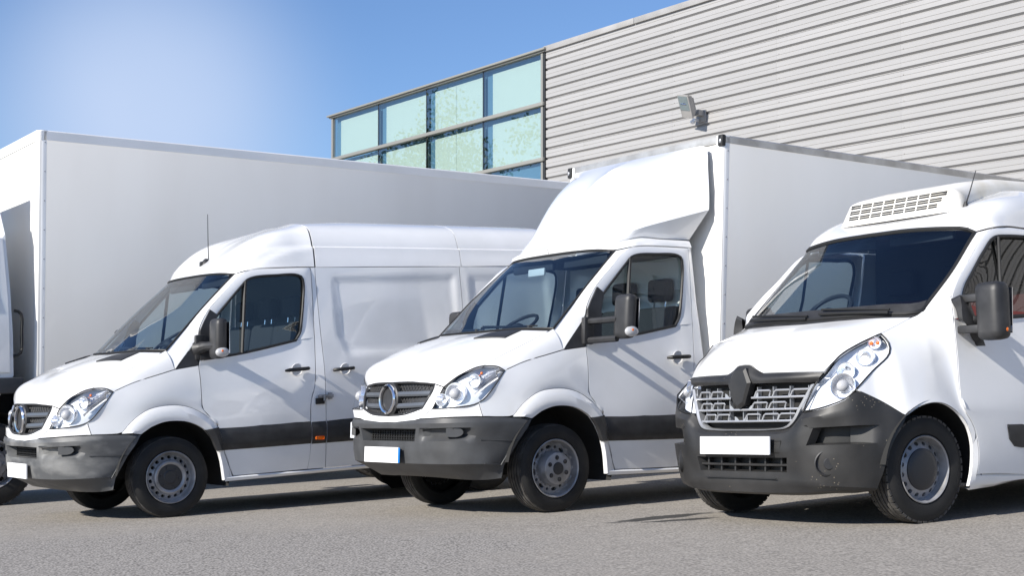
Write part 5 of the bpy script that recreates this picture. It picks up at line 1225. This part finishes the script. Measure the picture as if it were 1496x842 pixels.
# ------------------------------------------------------------------ the warehouse
W0 = A(-.18862+10.9*Lx, 12.32481+10.9*Ly)
def warehouse():
    t = bpy.data.objects.new('warehouse', None); COL.objects.link(t); t.location = (W0[0], W0[1], 0); t.rotation_euler = (0, 0, math.pi/2-TH)
    tag(t, 'pale grey warehouse of ribbed metal cladding with a glazed corner of mint panes', 'building')
    m, nt, b = principled('ribbed_cladding', (.5, .5, .5), .45, .0, .1); noise_col(nt, b, (.305, .30, .296), (.35, .344, .34), .8, 8, .3, .7, stretch=(1, .35, 2)); M['clad'] = m
    m, nt, b = principled('coping_metal', (.36, .35, .34), .5, .2); noise_col(nt, b, (.31, .30, .285), (.38, .37, .36), 2, 5); M['coping'] = m
    simple('frame', 'facade_frame', (.27, .265, .24), .45, .3); simple('mint', 'pale_mint_blind', (.58, .615, .585), .8); simple('room', 'dark_room', (.03, .05, .09), .9)
    simple('bluegap', 'blue_grey_backing', (.10, .20, .32), .7); simple('joint', 'black_joint', (.015, .017, .02), .6)
    kw = dict(shear=False)
    # cladding sheets: five ribs high, 2.61 m long, one mesh for all
    pitch = .2011; dpt = .048
    def sheet(w):
        prof = []
        for k in range(5):
            z = -k*pitch
            prof += [(0, z), (0, z-pitch+.062+.033), (0, z-pitch+.062+.033), (dpt, z-pitch+.062), (dpt, z-pitch+.062-.03), (0, z-pitch)] if False else \
                    [(.0, z-.004), (0, z-.070), (.006, z-.078), (.0, z-.086), (0, z-.146), (dpt, z-.174), (dpt, z-.181), (.0, z-pitch)]
        bm = bmesh.new(); vs = [[bm.verts.new((d, -n, z)) for d, z in prof] for n in (.0006, w-.0006)]
        for i in range(len(prof)-1): bm.faces.new((vs[0][i], vs[0][i+1], vs[1][i+1], vs[1][i]))
        e0 = [bm.verts.new((d+.03, -.0006, z)) for d, z in prof]; e1 = [bm.verts.new((d+.03, -(w-.0006), z)) for d, z in prof]
        for i in range(len(prof)-1): bm.faces.new((e0[i], e0[i+1], vs[0][i+1], vs[0][i])); bm.faces.new((vs[1][i], vs[1][i+1], e1[i+1], e1[i]))
        bmesh.ops.remove_doubles(bm, verts=bm.verts, dist=1e-5); bmesh.ops.recalc_face_normals(bm, faces=bm.faces); return from_bm(bm, 'cladding_sheet', False)
    top = 7.692+.1595; full = sheet(2.61); first = sheet(1.22)
    wall = MB().box(.05, 8, -13.9, 15, -1.2, 7.86).done('wall', 'room', t, **kw)
    for r in range(9):
        z = top-r*5*pitch-.0
        link('cladding_sheet', first, wall, 'clad', (0, 13.88, z))
        for c in range(11): link('cladding_sheet', full, wall, 'clad', (0, 12.66-2.61*c, z))
    fx = MB()
    for c in range(8):
        for r in range(14): fx.lathe([(.0, .011), (-.006, .009), (-.006, 0)], c=(-.001, -12.66+2.61*c+.05, top-.06-.4022*r), axis='u', n=6)
    fx.done('fixing_screw', 'coping', wall, **kw)
    for n0, n1 in ((-13.9, -11.075), (-11.065, -6.0), (-5.99, 0), (.01, 7), (7.01, 15)):
        MB().box(-.05, .35, n0, n1, 7.838, 7.950, .006).done('coping', 'coping', t, **kw)
    MB().box(-.02, .04, -13.955, -13.885, .3, 7.87).done('edge_trim', 'joint', t, **kw)
    # glazed corner
    g = MB().box(-.11, 8, -22.98, -13.80, 7.872, 7.915, .006).box(-.06, .2, -22.93, -13.86, 7.84, 7.872).done('glazing_coping', 'frame', t, **kw)
    f = MB()
    for z in (6.79, 5.66, 4.5): f.box(-.07, .06, -22.86, -13.90, z-.035, z+.04, .006)
    f.box(-.03, .06, -14.02, -13.955, .3, 7.84, .006).box(-.03, .06, -22.87, -22.80, .3, 7.84, .006).box(-.03, .06, -22.87, -13.96, .2, .4).done('glazing_frame', 'frame', t, **kw)
    rows = [(6.83, 7.838), (5.70, 6.755), (4.54, 5.625), (2.5, 4.465), (.4, 2.49)]; cols = [(-22.80, -20.585), (-20.575, -18.425), (-18.415, -16.14), (-16.13, -14.02)]
    for zi, (z0, z1) in enumerate(rows):
        for ci, (n0, n1) in enumerate(cols):
            MB().box(.0, .012, n0+.012, n1-.012, z0+.004, z1-.004).done('window_pane', 'pane', t, **kw)
            if zi < 2:
                spl = [(n0, n1)] if ci != 2 else [(n0, (n0+n1)/2-.004), ((n0+n1)/2+.004, n1)]
                for a, b_ in spl: MB().box(.064, .074, a+(.27 if a == n0 else 0), b_-.0, z0+.0, z1-.10).done('window_blind', 'mint', t, **kw)
                MB().box(.12, .14, n0, n1, z0, z1).done('sky_tint_sheet', 'bluegap', t, **kw)  # added sheet; its blue stands in for sky mirrored beside the blind
            else: MB().box(.05, .07, n0, n1, z0, z1).done('spandrel_panel', 'bluegap', t, **kw)
    j = MB()
    for c in cols[:-1]: j.box(-.004, .05, c[1]-.006, c[1]+.016, .3, 7.838)
    j.done('glazing_joint', 'joint', t, **kw)
    for z0, z1 in rows: MB().box(.08, 3.0, -22.862, -22.85, z0, z1).done('window_pane', 'pane', t, **kw)
    MB().box(1.2, 8, -22.7, -13.9, -.5, 7.86).box(.02, 1.2, -22.7, -13.9, 7.842, 7.868).box(.06, 1.2, -13.97, -13.93, 0, 7.86).done('room', 'room', t, **kw)
    return t
def floodlight():
    t = bpy.data.objects.new('floodlight', None); COL.objects.link(t); t.location = (W0[0]+Nx*-9.18, W0[1]+Ny*-9.18, 5.9); t.rotation_euler = (0, 0, math.pi/2-TH)
    tag(t, 'grey square floodlight on a bracket high on the ribbed warehouse wall', 'floodlight')
    kw = dict(shear=False)
    MB().box(-.03, .0, -.17, .03, -.18, .03, .006).box(-.16, -.02, -.13, .0, -.08, .02, .012).done('bracket', 'coping', t, **kw)
    ball = MB().ball((-.12, -.20, -.17), (.045, .045, .04), 10); ball.box(-.13, -.02, -.2, -.13, -.16, -.11, .01); ball.done('motion_sensor', 'lamphouse', t, **kw)
    h = empty('lamp_head', t, FL_LOC, FL_ROT)
    def put(m0, nme, mt, par):
        return m0.done(nme, mt, par, raw=True)
    w, hh = .16, .21
    b = MB(); b.box(-.03, .0, -w, w, -hh, hh, .008); b.box(.0, .10, -w*.92, w*.92, -hh*.95, hh*.97, .03, taper=lambda q: (q.x, q.y*(1-.25*(q.x > .06)), q.z*(1-.2*(q.x > .06))))
    for k in range(5): b.box(.06, .115, -w*.7+k*.05, -w*.7+k*.05+.008, -hh*.6, hh*.6)
    put(b, 'lamp_body', 'coping', h)
    put(MB().box(-.036, -.0305, -w*.86, w*.86, -.065, hh*.90), 'reflector', 'lampface', h); put(MB().box(-.043, -.038, -w*.9, w*.9, -.075, hh*.94), 'lamp_glass', 'lens', h)
    put(MB().box(-.037, -.0365, -.05, .02, .03, .07).tube([(-.037, -.08, .05), (-.037, .08, .05)], .012, 8), 'lamp_tube', 'chrome', h)
    return t
def tree():
    # stands left of the frame; the warehouse panes mirror it
    x, y = TREE; zg = GROUND_SLOPE*x
    t = bpy.data.objects.new('tree', None); COL.objects.link(t); t.location = (x, y, zg); t.scale = (1.25, 1.25, 1.22)
    tag(t, 'broad green leafy tree mirrored in the mint warehouse panes', 'tree')
    simple('bark', 'bark', (.09, .07, .05), .9)
    m, nt, b = principled('leaf', (.09, .16, .03), .6); noise_col(nt, b, (.05, .10, .02), (.12, .2, .04), 3, 3); M['leaf'] = m
    tr = MB(); tr.tube([(0, 0, -.2), (.1, .05, 2.5), (.0, .1, 5), (.2, 0, 9)], [.28, .22, .16, .05], 10)
    rnd = random.Random(4); ends = []
    for k in range(16):
        a = rnd.uniform(0, 6.28); z = rnd.uniform(3.2, 8); L_ = rnd.uniform(1.2, 3.0)*(1.1-.05*z); e = (math.cos(a)*L_, math.sin(a)*L_, z+rnd.uniform(.8, 2.2)); ends.append(e)
        tr.tube([(0.05, .05, z), (e[0]*.5, e[1]*.5, z+.7), e], [.09, .06, .02], 6)
    tr.done('trunk', 'bark', t, raw=True)
    V = []; F = []; cl = [(e[0]+rnd.gauss(0, .5), e[1]+rnd.gauss(0, .5), e[2]+rnd.gauss(0, .4), rnd.uniform(.5, 1.1)) for e in ends for _ in range(3)]+[(0, 0, 9.3, 1.1)]
    for (cx, cy, cz, r) in cl:
        for _ in range(220):
            d = Vector((rnd.gauss(0, 1), rnd.gauss(0, 1), rnd.gauss(0, .8))).normalized()*r*rnd.random()**.4; c = Vector((cx, cy, cz))+d
            a = Vector((rnd.gauss(0, 1), rnd.gauss(0, 1), rnd.gauss(0, 1))).normalized()*.065; b2 = a.cross(Vector((rnd.gauss(0, 1), rnd.gauss(0, 1), rnd.gauss(0, 1)))).normalized()*.04
            i = len(V); V += [c-a, c+b2, c+a, c-b2]; F.append((i, i+1, i+2, i+3))
    me = bpy.data.meshes.new('crown'); me.from_pydata([tuple(v) for v in V], [], F); link('crown', me, t, 'leaf')
    return t
GA, GB, GC = (.25, .230, .204), (.30, .276, .244), (.35, .321, .284)
STAINS = [(1.07, 10.76, .46, .12, .61), (1.21, 10.5, .30, .07, .27)]
FL_LOC = (-.40, .06, .06); FL_ROT = (math.radians(14), math.radians(-24), math.radians(-12))
TREE = (-21.5, 41.0)
ground(); warehouse(); floodlight(); tree()
lorry(); panel_van(); box_truck(); cooled_van()
